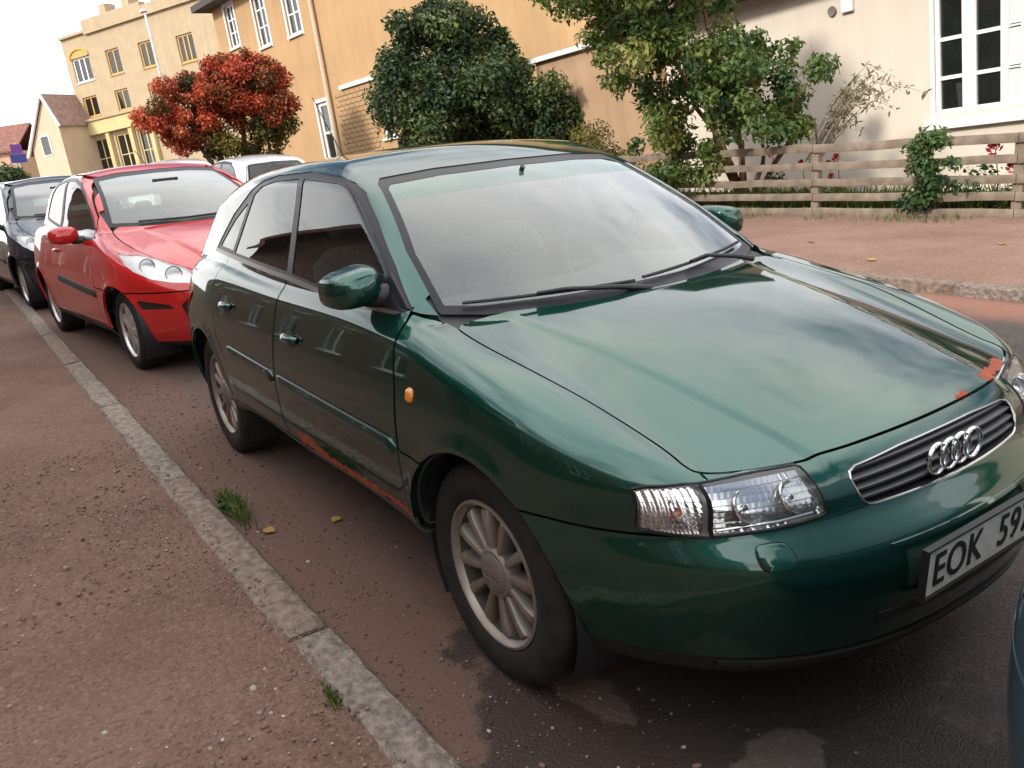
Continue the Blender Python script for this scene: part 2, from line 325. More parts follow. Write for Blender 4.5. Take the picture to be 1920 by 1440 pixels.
def clip(M, phi):
    V, N, T = M; s = phi <= 0; k = s[T].sum(1); keep = T[k == 3]
    nv = [V]; nn = [N]; base = len(V); newT = [keep]; cache = {}
    def cut(i, j):
        """vectorised edge cuts -> new vertex ids"""
        lo = np.minimum(i, j); hi = np.maximum(i, j); key = lo.astype(np.int64)*len(V) + hi
        return lo, hi, key
    E = []; todo = []
    for cnt in (1, 2):
        t = T[k == cnt]
        if not len(t): continue
        odd = s[t] if cnt == 1 else ~s[t]; r = np.argmax(odd, 1); ar = np.arange(len(t))
        a, b, c = t[ar, r], t[ar, (r+1) % 3], t[ar, (r+2) % 3]; todo.append((cnt, a, b, c)); E += [cut(a, b), cut(a, c)]
    if E:
        lo = np.concatenate([e[0] for e in E]); hi = np.concatenate([e[1] for e in E]); key = np.concatenate([e[2] for e in E])
        u, first, invr = np.unique(key, return_index=True, return_inverse=True); lo, hi = lo[first], hi[first]
        tt = (phi[lo]/(phi[lo]-phi[hi]))[:, None]; nv.append(V[lo]*(1-tt)+V[hi]*tt); q = N[lo]*(1-tt)+N[hi]*tt; nn.append(q/np.linalg.norm(q, axis=1)[:, None])
        ids = base + invr; p = 0
        for cnt, a, b, c in todo:
            m = len(a); ab = ids[p:p+m]; ac = ids[p+m:p+2*m]; p += 2*m
            if cnt == 1: newT.append(np.stack([a, ab, ac], -1))
            else: newT += [np.stack([ab, b, c], -1), np.stack([ab, c, ac], -1)]
    V = np.concatenate(nv); N = np.concatenate(nn); T = np.concatenate(newT)
    T = T[(T[:, 0] != T[:, 1]) & (T[:, 1] != T[:, 2]) & (T[:, 0] != T[:, 2])]
    used = np.unique(T); mp = -np.ones(len(V), int); mp[used] = np.arange(len(used))
    return V[used], N[used], mp[T]
def split(M, phi_f, gap=.005):
    p = phi_f(M[0]); return clip(M, p + gap/2), clip(M, -p + gap/2)
def polysd(poly, P):
    poly = np.array(poly, float); n = len(poly); d = np.full(len(P), 1e9); ins = np.zeros(len(P), bool)
    for i in range(n):
        a, b = poly[i], poly[(i+1) % n]; e = b-a; wv = P-a
        t = np.clip((wv@e)/max(e@e, 1e-12), 0, 1); d = np.minimum(d, np.hypot(*(wv - t[:, None]*e).T))
        c = (a[1] > P[:, 1]) != (b[1] > P[:, 1]); xi = a[0] + (P[:, 1]-a[1])*(b[0]-a[0])/(b[1]-a[1] if b[1] != a[1] else 1e-9); ins ^= c & (P[:, 0] < xi)
    return np.where(ins, -d, d)
def pxz(poly, r=0.): return lambda V: polysd(poly, V[:, [0, 2]]) - r
def pyz(poly, lim, r=0.):       # lim(V) <= 0 where the polygon applies
    return lambda V: np.maximum(polysd(poly, V[:, [1, 2]]) - r, lim(V))
def pxy(poly, zmin): return lambda V: np.maximum(polysd(poly, V[:, [0, 1]]), zmin - V[:, 2])
def join(*Ms):
    V = []; N = []; T = []; k = 0
    for v, n, t in Ms: V.append(v); N.append(n); T.append(t+k); k += len(v)
    return np.concatenate(V), np.concatenate(N), np.concatenate(T)
def mirror(M): V, N, T = M; f = np.array([1, -1, 1]); return V*f, N*f, T[:, ::-1]
def biggest(M):
    V, N, T = M; lab = np.arange(len(V))
    for _ in range(4000):
        m = lab[T].min(1); new = lab.copy()
        for k in range(3): np.minimum.at(new, T[:, k], m)
        new = new[new]
        if (new == lab).all(): break
        lab = new
    u, n = np.unique(lab[T[:, 0]], return_counts=True); T = T[lab[T[:, 0]] == u[n.argmax()]]; used = np.unique(T); mp = -np.ones(len(V), int); mp[used] = np.arange(len(used)); return V[used], N[used], mp[T]
def chaikin(poly, n=2):
    for _ in range(n): poly = [q for i in range(len(poly)) for a, b in [(np.array(poly[i]), np.array(poly[(i+1) % len(poly)]))] for q in (a*.75+b*.25, a*.25+b*.75)]
    return poly
def both(M):
    V, N, T = M; V = V.copy(); N = N.copy(); on = np.abs(V[:, 1]) < 1e-6; V[on, 1] = 0; N[on, 1] = 0; N /= np.linalg.norm(N, axis=1)[:, None]
    mp = np.where(on, np.arange(len(V)), 0); mp[~on] = len(V) + np.arange((~on).sum()); f = np.array([1, -1, 1])
    return np.concatenate([V, V[~on]*f]), np.concatenate([N, N[~on]*f]), np.concatenate([T, mp[T][:, ::-1]])
def panel(name, M, m, parent, rim=.014, off=0., label=None):
    V, N, T = M
    if not len(T): return None
    V = V + N*off; e = np.concatenate([T[:, [0, 1]], T[:, [1, 2]], T[:, [2, 0]]]); key = np.sort(e, 1); kk = key[:, 0].astype(np.int64)*len(V)+key[:, 1]
    u, inv, cn = np.unique(kk, return_inverse=True, return_counts=True); be = e[cn[inv] == 1]
    F = T.tolist(); LN = N[T].reshape(-1, 3)
    if rim > 0 and len(be):
        a, b = be[:, 0], be[:, 1]; k = len(V); m4 = len(be)
        W = np.concatenate([V[a], V[b], V[b]-N[b]*rim, V[a]-N[a]*rim]); V = np.concatenate([V, W]); ar = k + np.arange(m4)
        F += np.stack([ar+m4, ar, ar+3*m4, ar+2*m4], -1).tolist()
        fn = np.cross(W[:m4]-W[m4:2*m4], W[3*m4:]-W[:m4]); fn /= np.maximum(np.linalg.norm(fn, axis=1), 1e-9)[:, None]
        LN = np.concatenate([LN, np.repeat(fn, 4, 0)])
    me = bpy.data.meshes.new(name); me.from_pydata(V.tolist(), [], F); me.polygons.foreach_set('use_smooth', [True]*len(me.polygons)); me.update()
    if len(LN) == len(me.loops): me.normals_split_custom_set(LN.tolist())
    me.materials.append(m); o = bpy.data.objects.new(name, me); COL.objects.link(o); o.parent = parent
    if label: o['label'] = label
    return o
def surf_y(f, x, z, side=-1):
    """y of the body surface at (x, z), array in/out"""
    x = np.asarray(x, float); z = np.asarray(z, float); a = np.full(x.shape, .2); b = np.full(x.shape, 1.3)
    for _ in range(26):
        m = (a+b)/2; inside = f(np.stack([x, side*m, z], -1)) < 0; a = np.where(inside, m, a); b = np.where(inside, b, m)
    return side*a
def surf_x(f, y, z, x0=0., x1=1.3):
    y = np.asarray(y, float); z = np.asarray(z, float); a = np.full(y.shape, x0); b = np.full(y.shape, x1)
    for _ in range(26):
        m = (a+b)/2; inside = f(np.stack([m, y, z], -1)) < 0; a = np.where(inside, m, a); b = np.where(inside, b, m)
    return a
def surf_z(f, x, y, z0=.4, z1=2.):
    x = np.asarray(x, float); y = np.asarray(y, float); a = np.full(x.shape, z0); b = np.full(x.shape, z1)
    for _ in range(26):
        m = (a+b)/2; inside = f(np.stack([x, y, m], -1)) < 0; a = np.where(inside, m, a); b = np.where(inside, b, m)
    return a

# ---------------------------------------------------------------- shared car materials
M_BLACK = mat('black_plastic', (.012, .012, .013), .55, bump=(400, .15, .001))
M_RUBBER = mat('tyre_rubber', (.011, .0105, .010), .8, spec=.25, noise=(18, .4, 6, (.022, .019, .017)), bump=(160, .3, .002))
M_TRIM = mat('window_rubber', (.014, .013, .016), .35, spec=.22)
M_INNER = mat('cabin_trim', (.10, .10, .10), .8)
M_SEAT = mat('seat_cloth', (.30, .30, .29), .9, noise=(60, .3))
M_CHROME = mat('chrome', (.82, .83, .84), .07, 1.)
M_ALU = mat('dusty_alloy', (.30, .265, .24), .42, .6, noise=(9, .3, 6, (.20, .16, .13)))
M_ALU2 = mat('silver_alloy', (.62, .61, .60), .35, .8, noise=(9, .2))
M_CAP = mat('hub_cap_grey', (.20, .165, .145), .45, .5)
M_REFL = mat('lamp_reflector', (.85, .86, .87), .12, 1.); M_BOWL = mat('lamp_silvering', (.92, .92, .92), .3, .1)
M_AMBER = mat('amber_lens', (.62, .20, .02), .25, coat=1.)
M_REDL = mat('red_lens', (.35, .01, .012), .2, coat=1.)
M_GLASS = glass_mat('car_side_glass', (.45, .51, .48), 1.2, .01)
M_WIND = glass_mat('windscreen_glass', (.86, .93, .89), 2.35, .055, (.50, .61, .56), .008)
M_BAND = glass_mat('windscreen_tint', (.40, .62, .55), 1.7, .25, (.26, .46, .39), .015)
M_BARREL = mat('rim_barrel', (.035, .028, .024), .7)
M_LENS = glass_mat('lamp_cover', (.985, .985, .985), 1.2, .04, (.9, .9, .9))
M_BELT = mat('satin_trim', (.20, .18, .17), .3, .7)
M_PLATE = mat('plate_white', (.70, .69, .65), .5, noise=(30, .12))
M_INK = mat('plate_black', (.012, .012, .012), .5)

def text_obj(name, s, size, m, parent, M4, bold=.0, depth=.002, sx=1.):
    cu = bpy.data.curves.new(name, 'FONT'); cu.body = s; cu.size = size; cu.align_x = 'CENTER'; cu.align_y = 'CENTER'; cu.extrude = depth; cu.space_character = 1.08
    t = bpy.data.objects.new(name, cu); COL.objects.link(t); dg = bpy.context.evaluated_depsgraph_get(); me = bpy.data.meshes.new_from_object(t.evaluated_get(dg))
    bpy.data.objects.remove(t); me.materials.clear(); me.materials.append(m); me.transform(Matrix.Diagonal((sx, 1, 1, 1)))
    if bold:        # heavier strokes: the outline repeated a hair to each side
        bm = bmesh.new()
        for dx, dy, dz in ((-bold, 0, 0), (bold, 0, .0001), (0, -bold*.7, .0002), (0, bold*.7, .0003)): k = len(bm.verts); bm.from_mesh(me); bm.verts.ensure_lookup_table(); bmesh.ops.translate(bm, verts=bm.verts[k:], vec=(dx, dy, dz))
        bm.to_mesh(me); bm.free()
    me.transform(M4)
    o = bpy.data.objects.new(name, me); COL.objects.link(o); o.parent = parent; return o
def frame(o, x, y, z): return Matrix(((x[0], y[0], z[0], o[0]), (x[1], y[1], z[1], o[1]), (x[2], y[2], z[2], o[2]), (0, 0, 0, 1)))

def build_wheel(parent, x, y, side, zc, rt, rr, m_rim, spokes=12, detail=True, style='straight', steer=0.):
    w0 = empty('wheel', (x, y, zc)); w0.parent = parent; w0.rotation_euler = (0, 0, steer)
    n = 64 if detail else 28; wd = .10; s = side     # outer face towards s
    o = lambda h: h*s
    prof = [(rr-.004, o(-.012)), (rr+.008, o(.004)), (rr+.035, o(.010)), (rt-.045, o(.012)), (rt-.018, o(.004)), (rt-.006, o(-.012)), (rt, o(-.03)), (rt+.001, o(-.095)), (rt, o(-.165)), (rt-.012, o(-.188)), (rr+.03, o(-.20)), (rr, o(-.19))]
    t = MB().lathe(prof, n, close=True)
    t.build('tyre', M_RUBBER, w0, True, angle=50)
    b = MB()
    b.lathe([(rr+.004, o(-.008)), (rr+.002, o(.004)), (rr-.006, o(.006)), (rr-.012, o(.0)), (rr-.018, o(-.014))], n)
    MB().lathe([(rr-.018, o(-.014)), (rr-.03, o(-.05)), (rr-.04, o(-.18))], n).build('rim_barrel', M_BARREL, w0, True)
    rh = .062 if style == 'straight' else .05
    if style == 'straight':
        for k in range(spokes):
            a = 2*math.pi*(k+.25)/spokes; ca, sa = math.cos(a), math.sin(a)
            P = []
            for r, hw, y0 in ((rh-.01, .0115, -.012), (rh+.012, .0115, -.010), (rr*.7, .0150, -.005), (rr-.028, .0185, -.008), (rr-.014, .0195, -.022)):
                row = []
                for q, dy in ((-1, -.05), (-1, -.012), (-.72, -.001), (-.3, .001), (.3, .001), (.72, -.001), (1, -.012), (1, -.05)):
                    row.append((ca*r - sa*hw*q, o(y0+dy), sa*r + ca*hw*q))
                P.append(row)
            b.grid(P)
        b.lathe([(rh+.014, o(-.05)), (rh+.012, o(-.014)), (rh+.004, o(-.006)), (rh-.014, o(-.004)), (rh-.018, o(-.012)), (0.0005, o(-.012))], n)
    else:
        for k in range(spokes):
            a = 2*math.pi*k/spokes; ca, sa = math.cos(a), math.sin(a); P = []
            for r, hw, y0 in ((.03, .03, .0), (.06, .034, -.002), (rr*.6, .028, -.006), (rr-.03, .042, -.010), (rr-.012, .052, -.02)):
                P.append([(ca*r - sa*hw*q, o(y0+dy), sa*r + ca*hw*q) for q, dy in ((-1, -.05), (-1, -.01), (-.6, 0), (.6, 0), (1, -.01), (1, -.05))])
            b.grid(P)
    b.build('rim', m_rim, w0, True, angle=30)
    c = MB().lathe([(rh-.006, o(-.014)), (rh-.006, o(-.003)), (rh-.014, o(.003)), (.03, o(.006)), (.0005, o(.007))], 32)
    c.build('hub_cap', M_CAP if style == 'straight' else m_rim, w0, True)
    if style == 'straight' and detail:
        e = MB()
        for i in range(4):
            cx = (i-1.5)*.0165; e.lathe([(.0125, 0), (.0112, .0012), (.0098, 0)], 20, (cx, o(.0075), 0))
        e.build('hub_emblem', M_CAP, w0, True)
    d = MB().lathe([(rr-.045, o(-.07)), (.0005, o(-.07))], 24)
    d.build('brake_disc', M_BLACK, w0, False)
    return w0

def build_seat(parent, x, y, m):
    s = MB(); s.box(x-.02, x+.48, y-.25, y+.25, .36, .52, .05)
    s.build('seat_cushion', m, parent, True, angle=60)
    P = []
    for z, xx, hw, th in ((.46, x+.02, .23, .10), (.60, x-.03, .255, .12), (.80, x-.10, .25, .11), (.98, x-.165, .21, .10), (1.03, x-.185, .14, .08), (1.045, x-.19, .06, .04)):
        P.append([(xx+th*math.cos(a)*.5, y+hw*math.copysign(abs(math.sin(a))**.6, math.sin(a)), z) for a in (2*math.pi*k/20 for k in range(21))])
    b = MB().grid(P); b.build('seat_back', m, parent, True, angle=60)
    P = []
    for z, xx, hw, th in ((1.075, x-.19, .05, .05), (1.085, x-.19, .11, .08), (1.15, x-.20, .135, .10), (1.22, x-.215, .12, .09), (1.245, x-.22, .06, .05)):
        P.append([(xx+th*math.cos(a)*.5, y+hw*math.copysign(abs(math.sin(a))**.7, math.sin(a)), z) for a in (2*math.pi*k/16 for k in range(17))])
    b = MB().grid(P); b.tube([(x-.185, y-.05, 1.0), (x-.19, y-.05, 1.1)], .007); b.tube([(x-.185, y+.05, 1.0), (x-.19, y+.05, 1.1)], .007)
    b.build('headrest', m, parent, True, angle=60)

def build_car(name, label, group, P, Ft, m_paint, loc, rz=0., h=.03, m_rim=None, detail=False, rim_style='straight', spokes=12, cat='car', m_side=None, m_sill=None):
    root = empty(name, loc, rz, label, cat, group); f = field(P); wb = P['wb']
    Mh = surface_net(f, (P['xmin'], -1.02, .08), (P['xmax'], 2*h, P['zmax']), h)
    Mh = clip(Mh, Mh[0][:, 1]);  Mh[0][np.abs(Mh[0][:, 1]) < 1e-7, 1] = 0
    V = Mh[0]; d = np.minimum(np.hypot(V[:, 0], V[:, 2]-P['zc']), np.hypot(V[:, 0]+wb, V[:, 2]-P['zc'])); Mh = clip(Mh, P['arch'] - d)
    g = .0065 if detail else .01; ms = m_side or m_paint
    # liner: everything but the glass, pushed inwards
    ws = pyz(Ft['windscreen'], lambda V: np.maximum(Ft['ws_x'] - V[:, 0], Ft['ws_z'] - V[:, 2]))
    rw = pyz(Ft['rear_window'], lambda V: np.maximum(V[:, 0] - Ft['rw_x'], Ft['ws_z'] - V[:, 2]))
    dlo = pxz(Ft['dlo'])
    L = clip(clip(clip(Mh, -ws(Mh[0])), ), 0) if False else Mh
    for ph in (ws, rw, dlo): L = clip(L, -ph(L[0]))
    panel('cabin_lining', both(L), M_INNER if detail else M_BLACK, root, 0, -.03)
    # windscreen
    W, B = split(Mh, ws, 0.)
    bw = Ft.get('ws_border', .04)
    wg, wr = split(W, lambda V: ws(V) + bw, 0.)
    panel('windscreen_border', both(wr), M_TRIM, root, .01, -.003)
    if Ft.get('band'):
        bd, wg = split(wg, lambda V: Ft['band'] - V[:, 2] - .05*V[:, 1]**2, 0.); panel('windscreen_tint', both(bd), M_BAND, root, 0, -.004)
    panel('windscreen', both(wg), M_WIND, root, 0, -.004)
    W, B = split(B, rw, 0.); wg, wr = split(W, lambda V: rw(V) + .03, 0.)
    panel('rear_window_border', both(wr), M_TRIM, root, .01, -.003); panel('rear_window', both(wg), M_GLASS, root, 0, -.004)
    # side windows
    D, B = split(B, dlo, 0.); panes = []
    for poly in Ft['panes']:
        pg, D = split(D, pxz(poly), 0.); panes.append(pg)
    if Ft.get('belt'):
        bt, D = split(D, pxz(Ft['belt']), 0.)
    else: bt = None
    # hood, lamps, grille
    hood, B = split(B, pxy(chaikin(Ft["hood"]), Ft["hood_z"]), g)
    cowl, B = split(B, pxy(Ft['cowl'], Ft['hood_z']), 0.); cowl = biggest(cowl)
    panel('hood', both(hood), m_paint, root, .02); [panel('cowl', q, M_BLACK, root, .02, -.012) for q in (cowl, mirror(cowl))]
    front = lambda V: Ft['lamp_x'] - V[:, 0]
    lamp_pieces = []
    for nm, poly in Ft['lamps']:
        lp, B = split(B, pyz(poly, front), .0); lamp_pieces.append((nm, poly, lp))
    if Ft.get('grille'):
        gr, B = split(B, pyz(Ft['grille'], lambda V: .3 - V[:, 0]), 0.)
    for poly in Ft.get('dark_front', []):
        dk, B = split(B, pyz(poly, lambda V: .3 - V[:, 0]), 0.)
        panel('bumper_insert', both(dk) , M_BLACK, root, .01, -.012)
    tails = []
    for poly in Ft['tail_lamps']:
        tl, B = split(B, pyz(poly, lambda V: V[:, 0] + wb + .2), .004); tails.append(tl)
    # doors
    doors = []
    for poly in Ft['doors']:
        dr, B = split(B, pxz(poly), g); doors.append(dr)
    # sill
    sl, B = split(B, lambda V: np.maximum(np.maximum(V[:, 2]-Ft['sill_z'], V[:, 0]+P['arch']-.02), -V[:, 0]-wb+.02+P['arch']-.04), .004)
    panel('sill', both(sl), m_sill or M_BLACK, root, .01)
    fz, fy, fx = Ft['fender']
    fe, B = split(B, lambda V: np.maximum.reduce([fz-V[:, 2], V[:, 1]+fy, np.interp(V[:, 2], [a for a, b in fx], [b for a, b in fx])-V[:, 0], V[:, 2]-Ft['fender_top'](V[:, 0])]), g)
    for k in (0, 1): panel('fender', mirror(fe) if k else fe, m_paint, root, .02)
    bp, B = split(B, lambda V: .2 - V[:, 0], g)
    lip, bp = split(bp, lambda V: V[:, 2]-Ft['lip_z'], .006)
    panel('front_bumper', both(bp), m_paint, root, .02); panel('bumper_lip', both(lip), M_BLACK, root, .02, -.004)
    rb, B = split(B, lambda V: np.maximum(V[:, 0]-Ft['rear_bumper'][0], V[:, 2]-Ft['rear_bumper'][1]), g); panel('rear_bumper', both(rb), m_paint, root, .02)
    tg, B = split(B, pyz(Ft['tailgate'], lambda V: V[:, 0]-Ft['rear_bumper'][0]), g); panel('tailgate', both(tg), m_paint, root, .02)
    panel('body_shell', both(B), m_paint, root, .02)
    for k in (0, 1):
        mm = mirror if k else (lambda q: q)
        for tl in tails: panel('tail_lamp', mm(tl), M_REDL, root, .01)
        panel('window_trim', mm(D), M_TRIM, root, .008, -.003)
        if bt: panel('belt_trim', mm(bt), M_BELT, root, .01, .003)
        for i, pg in enumerate(panes):
            panel('side_window', mm(pg), M_GLASS, root, 0, -.006)
        side = 1 if k else -1
        for i, dr in enumerate(doors):
            do = panel('door', mm(dr), ms, root, .02)
            for (hx, hz) in Ft['handles'][i:i+1]:
                xs = np.linspace(-.075, .075, 9); Pt = []
                for t in np.linspace(0, 2*math.pi, 13):
                    zz_ = hz + .016*np.sin(t)*(1-.25*np.abs(xs/.075)**2); yy = surf_y(f, hx+xs, zz_, side); out = .030*(1-(np.abs(xs)/.085)**4)*(.55+.45*math.cos(t)) + .002
                    Pt.append([(hx+a, yv + side*q, zv) for a, yv, q, zv in zip(xs, yy, out, zz_)])
                MB().grid(Pt).build('handle', ms if detail else m_paint, do, True)
                if detail:
                    # dished cup behind the grip
                    V_ = []; ring = 20
                    for rr_, dp in ((1., .0015), (.8, .0022), (.0, .0026)):
                        a = np.linspace(0, 2*math.pi, ring, endpoint=False); X_ = hx-.005+.05*rr_*np.cos(a); Z_ = hz-.004+.028*rr_*np.sin(a); V_.append([(x_, y_+side*dp, z_) for x_, y_, z_ in zip(X_, surf_y(f, X_, Z_, side), Z_)] )
                    G = [r_+[r_[0]] for r_ in V_]; MB().grid(G).build('handle_cup', M_TRIM, do, True)
            if Ft.get('strip'):
                (xa, za), (xb, zb), hh, mt = Ft['strip'][i]
                xs = np.linspace(xa, xb, 40); zc_ = np.interp(xs, sorted([xa, xb]), [za, zb] if xa < xb else [zb, za]); Pt = []
                tp = np.minimum(1, np.minimum((xs-xs.min()), (xs.max()-xs))/.02+.02)
                for dz, dy in ((.5, 0), (.5, .0085), (.45, .0105), (-.40, .012), (-.5, .006), (-.5, 0)):
                    zv = zc_+dz*hh*tp; yv = surf_y(f, xs, zv, side)+side*dy*tp; Pt.append(list(zip(xs, yv, zv)))
                MB().grid(Pt).build('rub_strip', mt or ms, do, True, angle=40)
        # wheel-arch liner
        for cx in (0, -wb):
            a = np.linspace(R(-32), R(212), 26); r_ = P['arch']+.004; Pt = [[(cx+r_*math.cos(t), side*yv, P['zc']+r_*math.sin(t)) for t in a] for yv in (.55, .70, .80, P['lin'])]
            Pt = [[(cx+.05*math.cos(t), side*.55, P['zc']+.05*math.sin(t)) for t in a]] + Pt
            MB().grid(Pt).build('wheel_housing', M_BLACK, root, True)
        for cx in (0, -wb):
            build_wheel(root, cx, side*P['track'], side, P['zc'], P['rw'], P['rim'], m_rim or M_ALU2, spokes, detail, rim_style)
        # lamps: cover lens, silvered bowl behind it
        for nm, poly, lp in lamp_pieces:
            hl = panel(nm, mm(lp), M_LENS, root, .006, .001)
            bk = (lp[0], lp[1], lp[2]); Vb = bk[0].copy(); Vb[:, 0] -= .034; Vb[:, 1] += .010
            panel('lamp_bowl', mm((Vb, bk[1], bk[2])), M_BOWL, hl, 0)
            # wall between lens edge and bowl
            V0, N0, T0 = lp; e = np.concatenate([T0[:, [0, 1]], T0[:, [1, 2]], T0[:, [2, 0]]]); kk = np.sort(e, 1); kk = kk[:, 0].astype(np.int64)*len(V0)+kk[:, 1]; u_, iv, cn = np.unique(kk, return_inverse=True, return_counts=True); be = e[cn[iv] == 1]
            mb = MB(); Wv = np.concatenate([V0[be[:, 0]]-.003*N0[be[:, 0]], V0[be[:, 1]]-.003*N0[be[:, 1]], Vb[be[:, 1]], Vb[be[:, 0]]]); q = len(be); fl = np.array([1, -1 if k else 1, 1]); mb.add(Wv*fl, [(i, i+q, i+2*q, i+3*q) for i in range(q)]); mb.build('lamp_wall', M_LAMPW, hl, True, fix=False)
    if not Ft.get('grille'): gr = None
    return root, f, dict(grille=gr, doors=doors)
M_LAMPW = mat('lamp_housing', (.85, .85, .85), .35, .0)

# ================================================================ the green hatchback
P_GREEN = paint('green_metallic_paint', (.0045, .045, .033), (.010, .085, .064), .82, .34,
    rust=[((.665, .34, .70), (.60, .53, .69), .019), ((.695, .20, .70), (.698, .16, .70), .012), ((-1.25, -.857, .402), (-1.02, -.855, .384), .030), ((-1.1, -.857, .380), (-.36, -.857, .374), .021)])
A3F = dict(band=1.262, windscreen=[(.1,.926),(-.30,.926),(-.55,.930),(-.668,.944),(-.629,1.106),(-.529,1.302),(-.50,1.322),(-.3,1.336),(.1,1.342)], ws_x=-1.2, ws_z=.88, ws_border=.022,
  rear_window=[(.1,.99),(-.53,.99),(-.56,1.02),(-.49,1.25),(-.45,1.28),(.1,1.30)], rw_x=-2.5,
  dlo=[(-.44,.958),(-.51,1.005),(-.60,1.068),(-.80,1.194),(-.955,1.280),(-1.05,1.315),(-1.15,1.336),(-1.5,1.360),(-1.9,1.353),(-2.08,1.333),(-2.2,1.295),(-2.42,1.185),(-2.57,1.06),(-2.61,1.012),(-2.0,.990),(-1.4,.968),(-1.0,.947),(-.7,.940),(-.5,.943)],
  belt=[(-.40,.93),(-.5,.955),(-.7,.955),(-1.0,.963),(-1.4,.985),(-2.0,1.007),(-2.66,1.030),(-2.7,.99),(-2.0,.96),(-1,.92),(-.4,.90)],
  panes=[[(-.615,.966),(-.62,1.052),(-.80,1.170),(-.96,1.258),(-1.06,1.294),(-1.18,1.316),(-1.535,1.336),(-1.395,.994),(-1.03,.974)],
         [(-1.455,.999),(-1.59,1.338),(-1.9,1.331),(-2.06,1.311),(-2.15,1.275),(-2.235,1.026)],
         [(-2.275,1.032),(-2.205,1.245),(-2.38,1.163),(-2.52,1.058),(-2.535,1.041)]],
  hood=[(-.205,.1),(-.21,-.1),(-.25,-.35),(-.328,-.668),(-.19,-.682),(.083,-.672),(.287,-.642),(.417,-.626),(.501,-.620),(.555,-.628),(.582,-.612),(.628,-.51),(.668,-.409),(.692,-.292),(.703,-.17),(.7075,-.05),(.7075,.05),(.703,.17)], hood_z=.62,
  cowl=[(-.19,.1),(-.19,-.3),(-.26,-.675),(-.45,-.675),(-.5,.1)],
  lamp_x=.3, lamps=[('indicator_lamp',[(-.738,.684),(-.733,.60),(-.726,.588),(-.66,.577),(-.6295,.575),(-.634,.690),(-.66,.692),(-.72,.690)]), ('headlight',[(-.632,.690),(-.627,.575),(-.50,.583),(-.42,.591),(-.408,.598),(-.414,.684),(-.422,.688),(-.5,.689)])],
  grille=[(.1,.676),(-.15,.672),(-.30,.666),(-.322,.660),(-.330,.648),(-.328,.625),(-.318,.602),(-.306,.592),(-.285,.588),(-.1,.584),(.1,.584)],
  tail_lamps=[[(-.62,.72),(-.83,.72),(-.80,.92),(-.62,.92)]],
  doors=[[(-.445,.962),(-.385,.75),(-.368,.60),(-.362,.374),(-1.40,.374),(-1.43,.99),(-1.40,.99),(-1.0,.966),(-.7,.958),(-.48,.968)],
         [(-1.41,.374),(-2.03,.374),(-2.06,.46),(-2.12,.56),(-2.22,.66),(-2.30,.78),(-2.32,1.018),(-2.0,1.006),(-1.44,.988)]],
  handles=[(-1.225,.786),(-2.06,.818)], strip=[((-.372,.585),(-1.39,.606),.045,None),((-1.43,.607),(-2.06,.622),.045,None)],
  sill_z=.366, fender=(.579, .612, [(.2,-.355),(.3,-.356),(.6,-.362),(.75,-.379),(.95,-.438)]), fender_top=lambda x: np.where(x < -.33, .925 + .25*np.maximum(-.33-x, 0), 2.),
  lip_z=.278, rear_bumper=(-2.75,.60), tailgate=[(.1,.61),(-.58,.61),(-.62,.9),(-.56,1.05),(-.47,1.33),(.1,1.36)])
M_GTRIM = mat('grey_sill_plastic', (.05, .047, .045), .5, noise=(14, .4))
car, fA, px = build_car('green_car', 'dark green hatchback parked by the kerb in front, rust along its sill and bonnet edge', 'cars parked along the kerb', A3, A3F, P_GREEN, (0, 0, 0), 0, .0125, M_ALU, True, m_sill=M_GTRIM)

# grille: dark box, four slats, chrome frame, ring emblem
g0 = empty('grille'); g0.parent = car
gm = px['grille']; V_ = gm[0].copy(); V_[:, 0] -= .05
panel('grille_back', both((V_, gm[1], gm[2])), M_BLACK, g0, 0)
V0, N0, T0 = both(gm); e = np.concatenate([T0[:, [0, 1]], T0[:, [1, 2]], T0[:, [2, 0]]]); kk = np.sort(e, 1); kk = kk[:, 0].astype(np.int64)*len(V0)+kk[:, 1]; u_, iv, cn = np.unique(kk, return_inverse=True, return_counts=True); be = e[cn[iv] == 1]
q = len(be); Bk = V0.copy(); Bk[:, 0] -= .05
MB().add(np.concatenate([V0[be[:, 0]], V0[be[:, 1]], Bk[be[:, 1]], Bk[be[:, 0]]]), [(i, i+q, i+2*q, i+3*q) for i in range(q)]).build('grille_wall', M_BLACK, g0, fix=False)
def gr_w(z): return float(np.interp(z, [.588, .602, .625, .648, .662], [.296, .312, .322, .324, .312]))
for z in (.603, .622, .641, .659):
    ys = np.linspace(-gr_w(z), gr_w(z), 31); Pt = []
    for dz, dx in ((.005, -.035), (.0048, -.008), (.003, -.0045), (-.003, -.0055), (-.0052, -.012), (-.006, -.035)):
        zz_ = np.full(31, z+dz); xx = surf_x(fA, ys, np.full(31, z)) + dx - .18*(z-.63)*0; Pt.append(list(zip(xx, ys, zz_)))
    MB().grid(Pt).build('slat', mat('grille_plastic', (.05, .05, .054), .45) if z == .603 else bpy.data.materials['grille_plastic'], g0, True)
def outline_tube(poly, r, dx=.0, n=7, closed=True):
    pts = poly + [(-y, z) for y, z in reversed(poly)]
    P3 = []
    for i in range(len(pts)):
        a, b = pts[i], pts[(i+1) % len(pts)]; k = max(1, int(math.hypot(b[0]-a[0], b[1]-a[1])/.03))
        for t in range(k): P3.append((a[0]+(b[0]-a[0])*t/k, a[1]+(b[1]-a[1])*t/k))
    P3.append(P3[0]); P3 = np.array(P3); x = surf_x(fA, P3[:, 0], P3[:, 1])+dx
    return MB().tube(np.stack([x, P3[:, 0], P3[:, 1]], -1), r, n, False)
gp = [p for p in A3F['grille'] if p[0] < 0]
outline_tube([(y*.992, z) for y, z in gp], .0034, -.001).build('chrome_frame', mat('dull_chrome', (.50, .49, .48), .22, 1.), g0, True)
